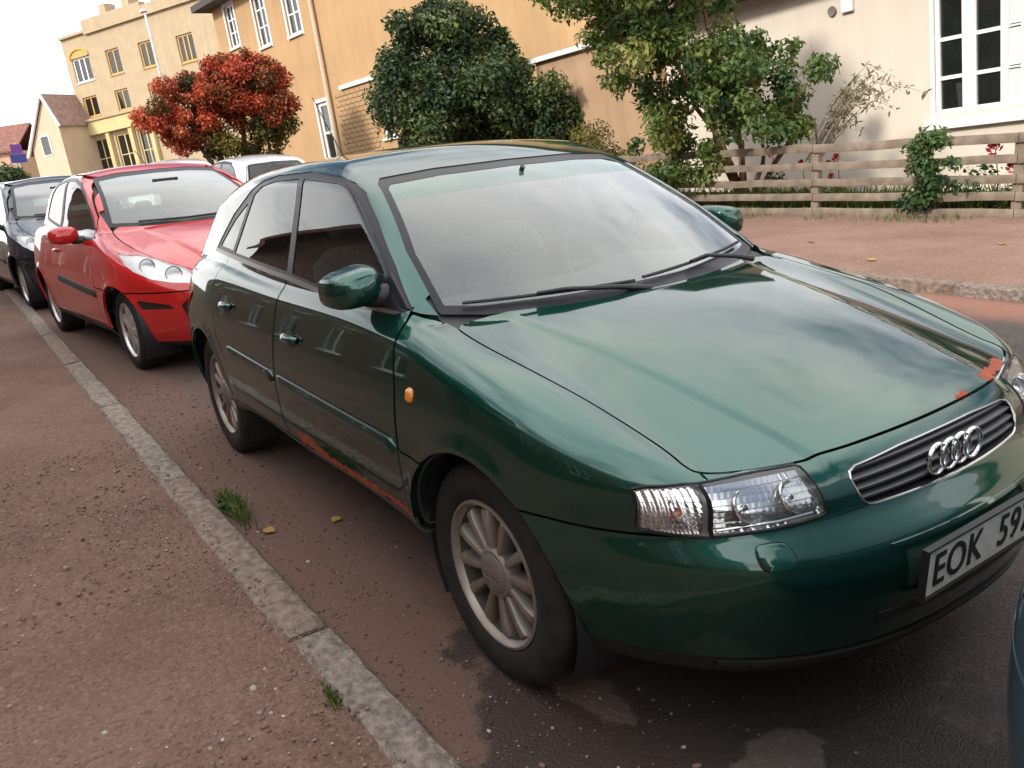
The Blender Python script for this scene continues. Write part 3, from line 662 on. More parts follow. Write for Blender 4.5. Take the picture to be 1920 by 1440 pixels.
rx = float(surf_x(fA, np.array([0.]), np.array([.631]))[0])
for i in range(4):
    yy = (i-1.5)*.0475; t = []; n1, n2 = 40, 10; mb = MB(); x0 = float(surf_x(fA, np.array([yy]), np.array([.631]))[0])+.012
    Vv = []; 
    for a in range(n1):
        A = 2*math.pi*a/n1
        for b in range(n2):
            B = 2*math.pi*b/n2; rr = .0350 + .0050*math.cos(B); Vv.append((x0 + .006*math.sin(B) + (.0012 if i % 2 else 0), yy + rr*math.cos(A), .631 + rr*math.sin(A)))
    mb.add(Vv, [(a*n2+b, ((a+1) % n1)*n2+b, ((a+1) % n1)*n2+(b+1) % n2, a*n2+(b+1) % n2) for a in range(n1) for b in range(n2)]); mb.build('emblem_ring', M_CHROME, g0, True)

# lamp insides: bowls with bulbs behind the clear covers, one set per side
M_SILV = mat('silvered_bowl', (.93, .93, .93), .12, .9)
M_BULB = mat('orange_bulb', (.55, .12, .02), .3, coat=.5)
for o in [o for o in car.children if o.name.split('.')[0] in ('headlight', 'indicator_lamp')]:
    sgn = 1 if np.mean([v.co.y for v in o.data.vertices]) > 0 else -1
    head = o.name.startswith('headlight'); spots = [(-.565, .632, .036), (-.470, .638, .036)] if head else [(-.676, .632, .030)]
    poly = A3F['lamps'][1][1] if head else A3F['lamps'][0][1]; pa = np.array(poly+[poly[0]])
    # stepped, fluted reflector: each step leans back so that it mirrors the sky
    zs = np.arange(.580, .690, .0125); mb = MB()
    for z0_ in zs:
        zm = z0_+.006; cr = [a_[0]+(b_[0]-a_[0])*(zm-a_[1])/(b_[1]-a_[1]) for a_, b_ in zip(pa[:-1], pa[1:]) if (a_[1]-zm)*(b_[1]-zm) < 0]
        if len(cr) < 2: continue
        ys_ = np.linspace(min(cr)+.006, max(cr)-.006, 34); x0_ = surf_x(fA, ys_, np.full(34, zm), -.1); fl = .0012*np.sin(ys_*520+z0_*90); Pt = []
        for dz, dx in ((-.0005, -.022), (0., -.011), (.0115, -.0215)): Pt.append(list(zip(x0_+dx+fl, sgn*np.abs(ys_), np.full(34, z0_+dz))))
        mb.grid(Pt)
    mb.build('reflector', M_SILV, o, True, angle=30)
    for (yc, zc, r) in spots:
        xs = float(surf_x(fA, np.array([yc]), np.array([zc]), -.1)[0]) - .014
        tilt = Matrix.Translation((xs, sgn*abs(yc), zc)) @ Matrix.Rotation(sgn*R(14 if head else 42)*-1, 4, 'Z') @ Matrix.Rotation(R(-30), 4, 'Y')
        b = MB().lathe([(.0005, -.010), (r*.4, -.008), (r*.75, -.002), (r, .006), (r*1.02, .002)], 30, axis='x').build('lamp_dish', M_SILV, o, True, angle=40); b.data.transform(tilt)
        k = MB().lathe([(.0005, .008), (.006, .006), (.008, -.002), (.007, -.01)] if head else [(.0005, .012), (.010, .008), (.014, -.002), (.012, -.01)], 14, axis='x').build('bulb', M_CHROME if head else M_BULB, o, True); k.data.transform(tilt)
    # dark seal round the lamp
    pts = poly+[poly[0]]; P3 = []
    for a, b in zip(pts[:-1], pts[1:]):
        k_ = max(1, int(math.hypot(b[0]-a[0], b[1]-a[1])/.015)); P3 += [(a[0]+(b[0]-a[0])*t/k_, a[1]+(b[1]-a[1])*t/k_) for t in range(k_)]
    P3.append(P3[0]); P3 = np.array(P3); x = surf_x(fA, P3[:, 0], P3[:, 1], -.1)-.0015
    MB().tube(np.stack([x, sgn*np.abs(P3[:, 0]), P3[:, 1]], -1), .0042, 6, False).build('lamp_seal', M_TRIM, o, True)
    if len(spots) > 1:  # inner bright ledge along bottom and inner edge of the cover
        L_ = [(-.615, .586), (-.50, .594), (-.43, .600), (-.421, .610), (-.425, .675)]; P3 = np.array(L_); x = surf_x(fA, P3[:, 0], P3[:, 1])-.010
        MB().tube(np.stack([x, sgn*np.abs(P3[:, 0]), P3[:, 1]], -1), .003, 6).build('lens_ledge', M_REFL, o, True)

# door mirrors
for sgn, lab in ((-1, None), (1, None)):
    mr = empty('door_mirror'); mr.parent = car
    V_ = []; nu, nv = 28, 14; cx, cy, cz = -.65, .812, 1.018
    rows = []
    for t, s_ in ((0, .0), (.02, .55), (.10, .80), (.25, .93), (.45, 1.), (.75, 1.02), (1., 1.)):
        row = []
        for k in range(nu+1):
            a = 2*math.pi*k/nu; c_, s2 = math.cos(a), math.sin(a); e_ = .62
            y_ = .081*math.copysign(abs(c_)**e_, c_)*s_; z_ = .058*math.copysign(abs(s2)**e_, s2)*s_
            z_ *= 1 + .10*(y_/.096)*(-1)       # a little taller inboard
            row.append((cx + .075 - .135*t - .03*max(0, y_/.096)**2, sgn*(cy + y_), cz + z_ + .012*(y_/.096)*-1))
        rows.append(row)
    mb = MB().grid(rows); mb.build('mirror_shell', P_GREEN, mr, True, angle=60)
    MB().grid([[( -.700, sgn*(cy+.072*math.copysign(abs(math.cos(a))**.62, math.cos(a))*r_), cz+.049*math.copysign(abs(math.sin(a))**.62, math.sin(a))*r_) for a in (2*math.pi*k/28 for k in range(29))] for r_ in (1., .01)]).build('mirror_glass', M_REFL, mr)
    arm = MB().tube([(-.60, sgn*.690, .985), (-.612, sgn*.735, .985), (-.63, sgn*.775, .990), (-.64, sgn*.80, .998)], [.045, .036, .034, .034], 14)
    arm.build('mirror_arm', M_BLACK, mr, True)
    tri = [(-.455, .962), (-.60, 1.052), (-.625, .962)]; a = np.array(tri); yv = surf_y(fA, a[:, 0], a[:, 1], sgn)
    MB().add([(x, y+sgn*.006, z) for (x, z), y in zip(tri, yv)] + [(x, y-sgn*.01, z) for (x, z), y in zip(tri, yv)], [(0, 1, 2), (5, 4, 3), (0, 3, 4, 1), (1, 4, 5, 2), (2, 5, 3, 0)]).build('mirror_sail', M_TRIM, mr)

# side repeaters, washer jets, bump stop of the bumper, tow cover, plate
for sgn in (-1, 1):
    a = np.linspace(0, 2*math.pi, 21); Pt = []
    for r_, o_ in ((1., -.002), (1., .004), (.8, .010), (.4, .0125), (.02, .013)):
        X_ = -.287 + .016*r_*np.sign(np.cos(a))*np.abs(np.cos(a))**.6; Z_ = .757 + .020*r_*np.sign(np.sin(a))*np.abs(np.sin(a))**.6 - .1*(X_+.287); Pt.append(list(zip(X_, surf_y(fA, X_, Z_, sgn)+sgn*o_, Z_)))
    MB().grid(Pt).build('side_repeater', M_AMBER, car, True, angle=60)
    # headlight washer cover
    pts = [tuple(q) for q in chaikin([(-.570, .553), (-.573, .507), (-.541, .505), (-.507, .510), (-.506, .556), (-.542, .558)], 2)]
    def wash(sc, o_): 
        q_ = np.array([((y+.540)*sc-.540, (z-.532)*sc+.532) for y, z in pts+[pts[0]]]); return list(zip(surf_x(fA, q_[:, 0], q_[:, 1])+o_, sgn*np.abs(q_[:, 0]), q_[:, 1]))
    MB().grid([wash(1.03, .0), wash(1., .003), wash(.95, .005), wash(.5, .0052), wash(.02, .0052)]).build('washer_cover', P_GREEN, car, True, angle=40)
    MB().grid([wash(1.07, .0008), wash(1.02, .0010)]).build('washer_gap', M_TRIM, car)
pl = empty('number_plate', (.872, -.004, .437)); pl.parent = car; pl.rotation_euler = (0, R(4), 0)
MB().box(-.006, .0, -.245, .245, -.058, .058, .004).build('plate_board', M_PLATE, pl)
fr_ = MB()
for (a, b, c_, d_) in ((-.251, .251, .058, .063), (-.251, .251, -.064, -.058), (-.251, -.245, -.058, .058), (.245, .251, -.058, .058)): fr_.box(-.012, .004, a, b, c_, d_)
fr_.build('plate_frame', M_BLACK, pl)
text_obj('plate_lettering', 'EOK', .112, M_INK, pl, frame((.0012, -.122, -.001), (0, 1, 0), (0, 0, 1), (1, 0, 0)), .0016, .0008, .86)
text_obj('plate_lettering', '597', .112, M_INK, pl, frame((.0012, .120, -.001), (0, 1, 0), (0, 0, 1), (1, 0, 0)), .0016, .0008, .86)
# ledge above the plate and the air slot below it
ys = np.linspace(-.33, .33, 25)
def nose_strip(z, dz, o1, o2, m, nm, ys=ys):
    Pt = []
    for a, o_ in ((dz, -.004), (dz*.8, o1), (-dz*.8, o2), (-dz, -.004)): zv = np.full(len(ys), z+a); Pt.append(list(zip(surf_x(fA, ys, zv)+o_, ys, zv)))
    return MB().grid(Pt).build(nm, m, car, True, angle=30)
nose_strip(.512, .004, .0035, .0035, P_GREEN, 'plate_ledge', np.linspace(-.30, .30, 25))
nose_strip(.345, .016, .0015, .0015, M_BLACK, 'air_slot')
nose_strip(.262, .010, .008, .008, M_BLACK, 'lip_edge', np.linspace(-.62, .62, 41))
# wipers
def ws_pt(y, z, o_=.012):
    yv = np.array([float(y)]); zv = np.array([float(z)]); x = spl(A3['ws'], zv)-A3['wsk']*yv*yv; return Vector((float(x[0])+o_*.9, float(y), float(z)+o_*.5))
for (ya, za, yb, zb, ph, nm) in ((-.60, .958, -.06, .946, (-.19, -.02, .925), 'wiper'), (-.02, .950, .58, .968, (-.25, .52, .930), 'wiper')):
    wp = empty(nm); wp.parent = car
    pts = [ws_pt(ya+(yb-ya)*t, za+(zb-za)*t+.012*math.sin(math.pi*t)*0, .014) for t in np.linspace(0, 1, 14)]
    MB().tube(pts, .0055, 6).build('blade', M_BLACK, wp)
    mid = pts[7] + Vector((.008, 0, .008)); MB().tube([Vector(ph), Vector(ph)+(mid-Vector(ph))*.4+Vector((.006, 0, .005)), mid, pts[5]+Vector((.007, 0, .006))], [.011, .008, .006, .005], 8).build('wiper_arm', M_BLACK, wp, True)
# roof aerial
MB().tube([(-2.46, 0, 1.37), (-2.48, 0, 1.41)], [.018, .010], 10).tube([(-2.475, 0, 1.40), (-2.78, 0, 1.72)], [.0045, .0025], 6).build('aerial', M_BLACK, car, True)
# cabin
db = MB(); Pt = []
for x_, z_ in ((-.22, .90), (-.36, .925), (-.55, .93), (-.72, .915), (-.80, .87), (-.78, .74), (-.66, .60)): Pt.append([(x_ - .10*(y_/.7)**2*.6, y_, z_ + (.035*math.exp(-((y_-.36)/.17)**2) if x_ < -.5 and z_ > .86 else 0)) for y_ in np.linspace(-.70, .70, 25)])
db.grid(Pt).build('dashboard', mat('dashboard_grey', (.085, .088, .088), .75, bump=(300, .2, .001)), car, True)
sw = MB(); n1, n2 = 36, 8; Vv = []
for a in range(n1):
    A = 2*math.pi*a/n1
    for b in range(n2):
        B = 2*math.pi*b/n2; rr = .185+.014*math.cos(B); Vv.append((.014*math.sin(B), rr*math.cos(A), rr*math.sin(A)))
sw.add(Vv, [(a*n2+b, ((a+1) % n1)*n2+b, ((a+1) % n1)*n2+(b+1) % n2, a*n2+(b+1) % n2) for a in range(n1) for b in range(n2)])
sw.box(-.015, .03, -.075, .075, -.055, .055, .02).box(-.008, .012, -.18, .18, -.018, .012, .005).box(-.008, .012, -.02, .02, -.18, .0, .005)
s_ = sw.build('steering_wheel', M_BLACK, car, True); s_.data.transform(Matrix.Translation((-.86, .36, .92)) @ Matrix.Rotation(R(-26), 4, 'Y'))
for yv in (-.36, .36):
    st = empty('front_seat'); st.parent = car; build_seat(st, -1.45, yv, M_SEAT)
rs = MB(); rs.box(-2.45, -2.0, -.62, .62, .36, .55, .06); rs.build('rear_bench', M_SEAT, car, True, angle=60)
rb_ = MB(); rb_.box(-2.62, -2.46, -.60, .60, .5, 1.0, .06); rb_.build('rear_bench_back', M_SEAT, car, True, angle=60)
for yv in (-.34, .34): MB().box(-2.60, -2.51, yv-.13, yv+.13, 1.0, 1.13, .035).build('rear_headrest', M_SEAT, car, True, angle=60)
mm_ = MB(); mm_.box(-.925, -.90, -.11, .11, 1.215, 1.275, .012); mm_.tube([(-.90, 0, 1.26), (-.86, 0, 1.31)], .009); mm_.build('rear_view_mirror', M_BLACK, car, True)
for yv in (-.34, .34): MB().box(-1.06, -.93, yv-.19, yv+.19, 1.27, 1.282, .005).build('sun_visor', M_INNER, car)
MB().box(-2.7, -.3, -.68, .68, .27, .30).build('cabin_floor', M_BLACK, car)

# ================================================================ ground
def gravel(name, c1, c2, c3, scale=1., bump=.009, rough=.92, stain=None):
    m = mat(name, c1, rough, spec=.25); n = m.node_tree; b = n.nodes['Principled BSDF']; t = n.nodes.new('ShaderNodeTexCoord'); L = n.links
    def nz(s, d=6, r=.6):
        x = n.nodes.new('ShaderNodeTexNoise'); x.inputs['Scale'].default_value = s; x.inputs['Detail'].default_value = d; x.inputs['Roughness'].default_value = r; L.new(t.outputs['Object'], x.inputs[0]); return x.outputs[0]
    def mr(v, a, c, lo=0., hi=1.):
        x = n.nodes.new('ShaderNodeMapRange'); x.interpolation_type = 'SMOOTHSTEP'; x.inputs[1].default_value = a; x.inputs[2].default_value = c; x.inputs[3].default_value = lo; x.inputs[4].default_value = hi; L.new(v, x.inputs[0]); return x.outputs[0]
    def mix(f, a, c):
        x = n.nodes.new('ShaderNodeMix'); x.data_type = 'RGBA'
        for k, v in ((0, f), (6, a), (7, c)):
            if isinstance(v, tuple): x.inputs[k].default_value = (*v, 1)
            elif isinstance(v, float): x.inputs[k].default_value = v
            else: L.new(v, x.inputs[k])
        return x.outputs[2]
    vo = n.nodes.new('ShaderNodeTexVoronoi'); vo.inputs['Scale'].default_value = 95*scale; L.new(t.outputs['Object'], vo.inputs[0])
    vo2 = n.nodes.new('ShaderNodeTexVoronoi'); vo2.inputs['Scale'].default_value = 38*scale; L.new(t.outputs['Object'], vo2.inputs[0])
    sp = n.nodes.new('ShaderNodeSeparateColor'); L.new(vo.outputs['Color'], sp.inputs[0]); sp2 = n.nodes.new('ShaderNodeSeparateColor'); L.new(vo2.outputs['Color'], sp2.inputs[0])
    c = mix(mr(nz(1.3), .35, .65), c1, c2)
    c = mix(mr(nz(.35*scale+.2, 8), .5, .75), c, tuple(v*.8 for v in c2))
    c = mix(mr(sp.outputs[0], .6, 1., 0, .4), c, c3)
    c = mix(mr(sp.outputs[1], .65, 1., 0, .5), c, tuple(v*.42 for v in c1))
    c = mix(mr(sp2.outputs[2], .95, .99, 0, .3), c, c3)
    hgt = n.nodes.new('ShaderNodeMath'); hgt.operation = 'ADD'; L.new(vo.outputs['Distance'], hgt.inputs[0]); L.new(nz(60*scale, 4), hgt.inputs[1])
    bp = n.nodes.new('ShaderNodeBump'); bp.inputs['Strength'].default_value = .9; bp.inputs['Distance'].default_value = bump; bp.invert = True; L.new(hgt.outputs[0], bp.inputs['Height']); L.new(bp.outputs[0], b.inputs['Normal'])
    if stain: c = stain(n, t, mix, mr, nz, c, b)
    L.new(c, b.inputs['Base Color']); return m
def road_stain(n, t, mix, mr, nz, c, b):
    L = n.links; sp = n.nodes.new('ShaderNodeSeparateXYZ'); L.new(t.outputs['Object'], sp.inputs[0])
    def M_(op, a, v=None):
        x = n.nodes.new('ShaderNodeMath'); x.operation = op
        for i, q in enumerate((a, v)):
            if q is None: continue
            if isinstance(q, (int, float)): x.inputs[i].default_value = q
            else: L.new(q, x.inputs[i])
        return x.outputs[0]
    def blob(x0, y0, rx, ry, amp, sc):      # irregular patch
        dx = M_('DIVIDE', M_('SUBTRACT', sp.outputs[0], x0), rx); dy = M_('DIVIDE', M_('SUBTRACT', sp.outputs[1], y0), ry)
        return M_('ADD', M_('SQRT', M_('ADD', M_('MULTIPLY', dx, dx), M_('MULTIPLY', dy, dy))), M_('MULTIPLY', M_('SUBTRACT', nz(sc, 5), .5), amp))
    # red grit washed against both kerbs
    red = mr(M_('ADD', sp.outputs[1], M_('MULTIPLY', nz(1.6, 6), .5)), -.60, -.15, .85, 0.); c = mix(red, c, (.130, .073, .056))
    red2 = mr(M_('SUBTRACT', sp.outputs[1], M_('MULTIPLY', nz(1.6, 6), .6)), 3.2, 3.7, 0., .9); c = mix(red2, c, (.26, .125, .09))
    wet = mr(blob(.55, -.50, .95, .60, 1.5, 3.6), .85, 1., 1., 0.)
    dry = mr(blob(.70, -.62, .10, .20, 2.2, 6.), .9, 1.05, 1., 0.)
    dry2 = mr(blob(1.13, .02, .14, .09, 1.8, 7.), .9, 1.05, .8, 0.)
    dry3 = mr(blob(.20, -.68, .18, .06, 2.0, 8.), .9, 1.05, .8, 0.)
    w_ = M_('MULTIPLY', wet, M_('SUBTRACT', 1., M_('MINIMUM', M_('ADD', dry, M_('ADD', dry2, dry3)), 1.)))
    c = mix(M_('MULTIPLY', w_, .75), c, (.018, .015, .014))
    c = mix(M_('MULTIPLY', M_('MINIMUM', M_('ADD', dry, M_('ADD', dry2, dry3)), 1.), .4), c, (.090, .076, .068))
    rr = n.nodes.new('ShaderNodeMath'); rr.operation = 'MULTIPLY_ADD'; rr.inputs[1].default_value = -.35; rr.inputs[2].default_value = .9; L.new(w_, rr.inputs[0]); L.new(rr.outputs[0], b.inputs['Roughness'])
    return c
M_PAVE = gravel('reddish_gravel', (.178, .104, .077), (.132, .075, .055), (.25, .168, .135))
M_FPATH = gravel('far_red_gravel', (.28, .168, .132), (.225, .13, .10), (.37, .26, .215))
M_ROAD = gravel('worn_asphalt', (.075, .060, .055), (.055, .045, .041), (.15, .125, .11), 1.7, .0025, .9, road_stain)
M_SOIL = gravel('garden_soil', (.06, .05, .03), (.05, .06, .025), (.10, .10, .05), .5, .02)
def sheet(name, x0, x1, y0, y1, z, m, nx=1, ny=1):
    P = [[(x0+(x1-x0)*i/nx, y0+(y1-y0)*j/ny, z) for j in range(ny+1)] for i in range(nx+1)]
    o = MB().grid(P).build(name, m, None, fix=False)
    if o.data.polygons[0].normal.z < 0: o.data.flip_normals()
    return tag(o, kind='structure')
sheet('ground', -900, 900, -900, 900, -.03, M_SOIL)
sheet('road', -140, 60, -1.16, 4.28, 0., M_ROAD)
# near pavement, a little uneven, meets the kerb almost flush
Pg = []
for x in np.concatenate([np.linspace(-140, -13, 20), np.linspace(-12.5, 4.5, 120), np.linspace(5, 60, 10)]):
    Pg.append([(x, y, .028 + (.008*math.sin(x*1.9+y*2.3)+.006*math.sin(x*4.7-y*3.1))*min(1, (-1.21-y)/.4)) for y in np.concatenate([np.linspace(-1.205, -3.6, 24), [-5, -7.2]])])
o = MB().grid(Pg).build('pavement', M_PAVE, None, True, fix=False)
if o.data.polygons[0].normal.z < 0: o.data.flip_normals()
tag(o, kind='structure')
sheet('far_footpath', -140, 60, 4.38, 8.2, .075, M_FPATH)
sheet('garden', -140, 60, 8.15, 10.6, .085, M_SOIL)

# kerb stones
M_GRAN = mat('granite', (.275, .222, .186), .88, noise=(34, .45, 10, (.10, .078, .064)), bump=(45, 1., .02))
M_GRAN2 = mat('granite_pink', (.27, .19, .148), .88, noise=(27, .45, 10, (.10, .073, .058)), bump=(40, 1., .02))
def stone(parent, x0, x1, y0, y1, zt, m, seed, bury=.12):
    r = random.Random(seed); n = max(4, int((x1-x0)/.07)); n = min(n, 26); P = []
    for i in range(n+1):
        x = x0+.006+(x1-x0-.012)*i/n; j = lambda a: r.uniform(-a, a); e = .75 if i in (0, n) else 1.
        P.append([(x, y0+j(.005)+(1-e)*.012, -bury), (x, y0+j(.005), zt-.012+j(.003)-(1-e)*.012), (x, y0+.012+j(.004), zt+j(.004)-(1-e)*.015), (x, (y0+y1)/2+j(.01), zt+j(.005)-(1-e)*.012), (x, y1-.014+j(.004), zt+j(.004)-(1-e)*.015), (x, y1+j(.006), zt-.016+j(.003)-(1-e)*.012), (x, y1+j(.004)-(1-e)*.012, -bury)])
    b = MB().grid(P); k = len(P[0]); b.F += [tuple(range(k)), tuple(n*k+i for i in range(k-1, -1, -1))]
    return b.build('kerb_stone', m, parent, True, angle=50)
kb = tag(empty('near_kerb', (0, 0, 0)), kind='structure')
xs = [-60, -52, -44, -37, -31, -26, -22, -18.5, -15.6, -13.0, -10.9, -9.0, -7.3, -5.6, -3.95, -2.22, -.52, 1.18, 2.9, 4.5, 12, 20]
for i, (a, b_) in enumerate(zip(xs[:-1], xs[1:])):
    s0 = stone(kb, a, b_, -1.238+(.012 if i == 16 else 0), -1.105+(.012 if i == 16 else 0), .040 if i != 16 else .036, M_GRAN if i % 3 else M_GRAN2, i)
fk = tag(empty('far_kerb', (0, 0, 0)), kind='structure')
xs = list(np.arange(-48, 12, 1.6))
for i, (a, b_) in enumerate(zip(xs[:-1], xs[1:])): stone(fk, a, b_, 4.26+(.01*math.sin(i*2.1)), 4.40+(.01*math.sin(i*2.1)), .085, M_GRAN if i % 2 else M_GRAN2, 100+i)

# loose pebbles and grit (nobody could count them)
def rocks(name, pts, rad, m, seed):
    r = np.random.default_rng(seed); ico = bmesh.new(); bmesh.ops.create_icosphere(ico, subdivisions=1, radius=1); iv = np.array([v.co[:] for v in ico.verts]); it = np.array([[v.index for v in f.verts] for f in ico.faces]); ico.free()
    # 20-triangle stones
    n = len(pts); iv20 = iv; sc = rad[:, None, None]*r.uniform(.6, 1.25, (n, 1, 3))*np.array([1, 1, .65]); a = r.uniform(0, 6.28, n); c_, s_ = np.cos(a), np.sin(a)
    V = iv20[None]*sc*r.uniform(.8, 1.15, (n, len(iv20), 1)); X = V[..., 0]*c_[:, None]-V[..., 1]*s_[:, None]; Y = V[..., 0]*s_[:, None]+V[..., 1]*c_[:, None]; V = np.stack([X, Y, V[..., 2]], -1)+pts[:, None]
    T = (it[None]+(np.arange(n)*len(iv20))[:, None, None]).reshape(-1, 3)
    me = bpy.data.meshes.new(name); me.vertices.add(V.size//3); me.vertices.foreach_set('co', V.reshape(-1)); me.loops.add(T.size); me.loops.foreach_set('vertex_index', T.reshape(-1)); me.polygons.add(len(T)); me.polygons.foreach_set('loop_start', np.arange(len(T))*3); me.update(); me.validate()
    tone = np.repeat(r.random(n), len(iv20)); at = me.attributes.new('tone', 'FLOAT', 'POINT'); at.data.foreach_set('value', tone)
    me.materials.append(m); o = bpy.data.objects.new(name, me); COL.objects.link(o); return o
def tone_mat(name, ramp, rough=.85, trans=0., spec=.3):
    m = mat(name, ramp[0][1], rough, spec=spec); n = m.node_tree; b = n.nodes['Principled BSDF']; a = n.nodes.new('ShaderNodeAttribute'); a.attribute_name = 'tone'
    r = n.nodes.new('ShaderNodeValToRGB'); n.links.new(a.outputs['Fac'], r.inputs[0]); e = r.color_ramp.elements
    while len(e) < len(ramp): e.new(.5)
    for k, (p, c) in enumerate(ramp): e[k].position = p; e[k].color = (*c, 1)
    n.links.new(r.outputs[0], b.inputs['Base Color'])
    if trans:
        o = [q for q in n.nodes if q.type == 'OUTPUT_MATERIAL'][0]; t = n.nodes.new('ShaderNodeBsdfTranslucent'); n.links.new(r.outputs[0], t.inputs[0]); x = n.nodes.new('ShaderNodeMixShader'); x.inputs[0].default_value = trans
        n.links.new(b.outputs[0], x.inputs[1]); n.links.new(t.outputs[0], x.inputs[2]); n.links.new(x.outputs[0], o.inputs[0])
    return m
M_PEB = tone_mat('pebble', [(0, (.10, .066, .054)), (.35, (.16, .10, .08)), (.75, (.22, .145, .118)), (.96, (.28, .22, .19)), (1, (.50, .45, .41))])
M_PEBR = tone_mat('road_grit', [(0, (.04, .034, .032)), (.5, (.13, .085, .07)), (.9, (.18, .12, .10)), (1, (.40, .35, .32))])
n = 4200; px_ = rng.uniform(-3.2, .9, n)**1; py_ = -1.185-np.abs(rng.normal(0, 1., n))*.75; rad = np.clip(rng.lognormal(-5.55, .40, n), .002, .014)
tag(rocks('pavement_pebbles', np.stack([px_, py_, np.where(py_ > -1.23, .042, .031)], -1), rad, M_PEB, 1), 'small reddish and pale pebbles lying loose on the gravel pavement', 'pebbles', kind='stuff')
n = 3000; px_ = rng.uniform(-4.5, 1.6, n); py_ = -1.10+np.abs(rng.normal(0, .30, n)); rad = np.clip(rng.lognormal(-5.75, .45, n), .0018, .013)
tag(rocks('road_grit', np.stack([px_, py_, np.full(n, .002)], -1), rad, M_PEBR, 2), 'reddish grit and small stones washed along the road edge', 'grit', kind='stuff')
M_DRYLEAF = tone_mat('fallen_leaf', [(0, (.30, .16, .04)), (.6, (.45, .34, .08)), (1, (.25, .10, .05))], trans=.2)
def leaf_thing(x, y, z, s, rz, lab):
    P = [[(s*(u), s*.38*v*math.sin(math.pi*min(.98, max(.05, u+.02))), s*(.10*v*v+.06*math.sin(3*u))) for v in (-1, -.4, .4, 1)] for u in np.linspace(0, 1, 7)]
    o = MB().grid(P).build('fallen_leaf', M_DRYLEAF, None, True, fix=False, loc=(x, y, z)); o.rotation_euler = (.1, .05, rz); at = o.data.attributes.new('tone', 'FLOAT', 'POINT'); at.data.foreach_set('value', [rng.random()]*len(o.data.vertices)); tag(o, lab, 'leaf', 'fallen leaves')
for x, y, z, s, rz, lab in ((-1.42, -1.02, .006, .06, .6, 'yellow green leaf lying beside the weed at the kerb'), (-1.28, -.78, .006, .055, 2.2, 'thin orange leaf lying on the road near the rear door'), (-.62, -2.35, .04, .05, 1.1, 'orange leaf lying on the gravel at the lower left'), (-2.78, 4.95, .08, .09, .3, 'pale leaf nearest the far kerb on the red footpath'), (-2.2, 6.1, .08, .09, 1.9, 'pale leaf on the red footpath halfway to the fence'), (-3.9, 5.7, .08, .08, 2.9, 'small pale leaf on the red footpath beyond the bonnet')): leaf_thing(x, y, z, s, rz, lab)

# ================================================================ foliage
def leaves(name, blobs, size, m, parent, seed, up=.35, shape=.55, fold=.25, kind='stuff'):
    """blobs: (centre, radii, count); leaves sit mostly near the surface of each blob"""
    r = np.random.default_rng(seed); C = []; Nn = []; TT = []
    for (c, rd, n) in blobs:
        d = r.normal(size=(n, 3)); d /= np.linalg.norm(d, axis=1)[:, None]; q = r.random(n)**.45
        C.append(np.array(c)+d*np.array(rd)*q[:, None]); Nn.append(d); TT.append(np.clip(r.normal(.5, .22)+r.normal(0, .16, n), 0, 1))
    C = np.concatenate(C); d = np.concatenate(Nn); n = len(C); tone = np.concatenate(TT)
    nm = d*.7+r.normal(size=(n, 3))*.75+np.array([0, 0, up]); nm /= np.linalg.norm(nm, axis=1)[:, None]
    t = r.normal(size=(n, 3))+np.array([0, 0, -.5]); t -= nm*(t*nm).sum(1)[:, None]; t /= np.linalg.norm(t, axis=1)[:, None]; b = np.cross(nm, t)
    s = size*r.uniform(.6, 1.3, n)[:, None]; w_ = s*shape*.5
    V = np.stack([C, C+t*s*.45+b*w_+nm*w_*fold, C+t*s-nm*s*.12, C+t*s*.45-b*w_+nm*w_*fold], 1).reshape(-1, 3)
    k = np.arange(n)*4; T = np.concatenate([np.stack([k, k+1, k+2], -1), np.stack([k, k+2, k+3], -1)])
    me = bpy.data.meshes.new(name); me.vertices.add(len(V)); me.vertices.foreach_set('co', V.reshape(-1)); me.loops.add(T.size); me.loops.foreach_set('vertex_index', T.reshape(-1)); me.polygons.add(len(T)); me.polygons.foreach_set('loop_start', np.arange(len(T))*3); me.update()
    at = me.attributes.new('tone', 'FLOAT', 'POINT'); at.data.foreach_set('value', np.repeat(tone, 4)); me.materials.append(m)
    o = bpy.data.objects.new(name, me); COL.objects.link(o)
    if parent is not None: o.parent = parent
    if kind: o['kind'] = kind
    return o
M_BARK = mat('bark', (.10, .065, .045), .9, noise=(14, .5, 8), bump=(30, .8, .02))
M_BARKR = mat('red_bark', (.21, .105, .065), .85, noise=(10, .5, 8), bump=(30, .7, .01))
L_DARK = tone_mat('leaf_dark', [(0, (.018, .036, .016)), (.5, (.048, .082, .030)), (.8, (.095, .13, .04)), (1, (.18, .20, .06))], .45, .25)
L_MID = tone_mat('leaf_mid', [(0, (.026, .055, .018)), (.45, (.080, .14, .036)), (.8, (.17, .22, .055)), (1, (.30, .31, .09))], .5, .3)
L_RED = tone_mat('leaf_red', [(0, (.05, .05, .015)), (.25, (.12, .07, .02)), (.5, (.46, .07, .035)), (.8, (.60, .11, .05)), (1, (.60, .28, .12))], .55, .3)
L_OLIVE = tone_mat('leaf_olive', [(0, (.04, .05, .015)), (.6, (.13, .12, .03)), (1, (.30, .22, .04))], .55, .3)
L_TWIG = tone_mat('leaf_twig', [(0, (.11, .10, .05)), (.6, (.24, .21, .13)), (1, (.40, .34, .25))], .7, .3)
L_VINE = tone_mat('leaf_vine', [(0, (.018, .038, .018)), (.6, (.05, .10, .035)), (1, (.10, .16, .05))], .5, .3)
L_GRASS = tone_mat('grass_blade', [(0, (.05, .07, .02)), (.6, (.11, .16, .035)), (1, (.24, .22, .08))], .6, .3)
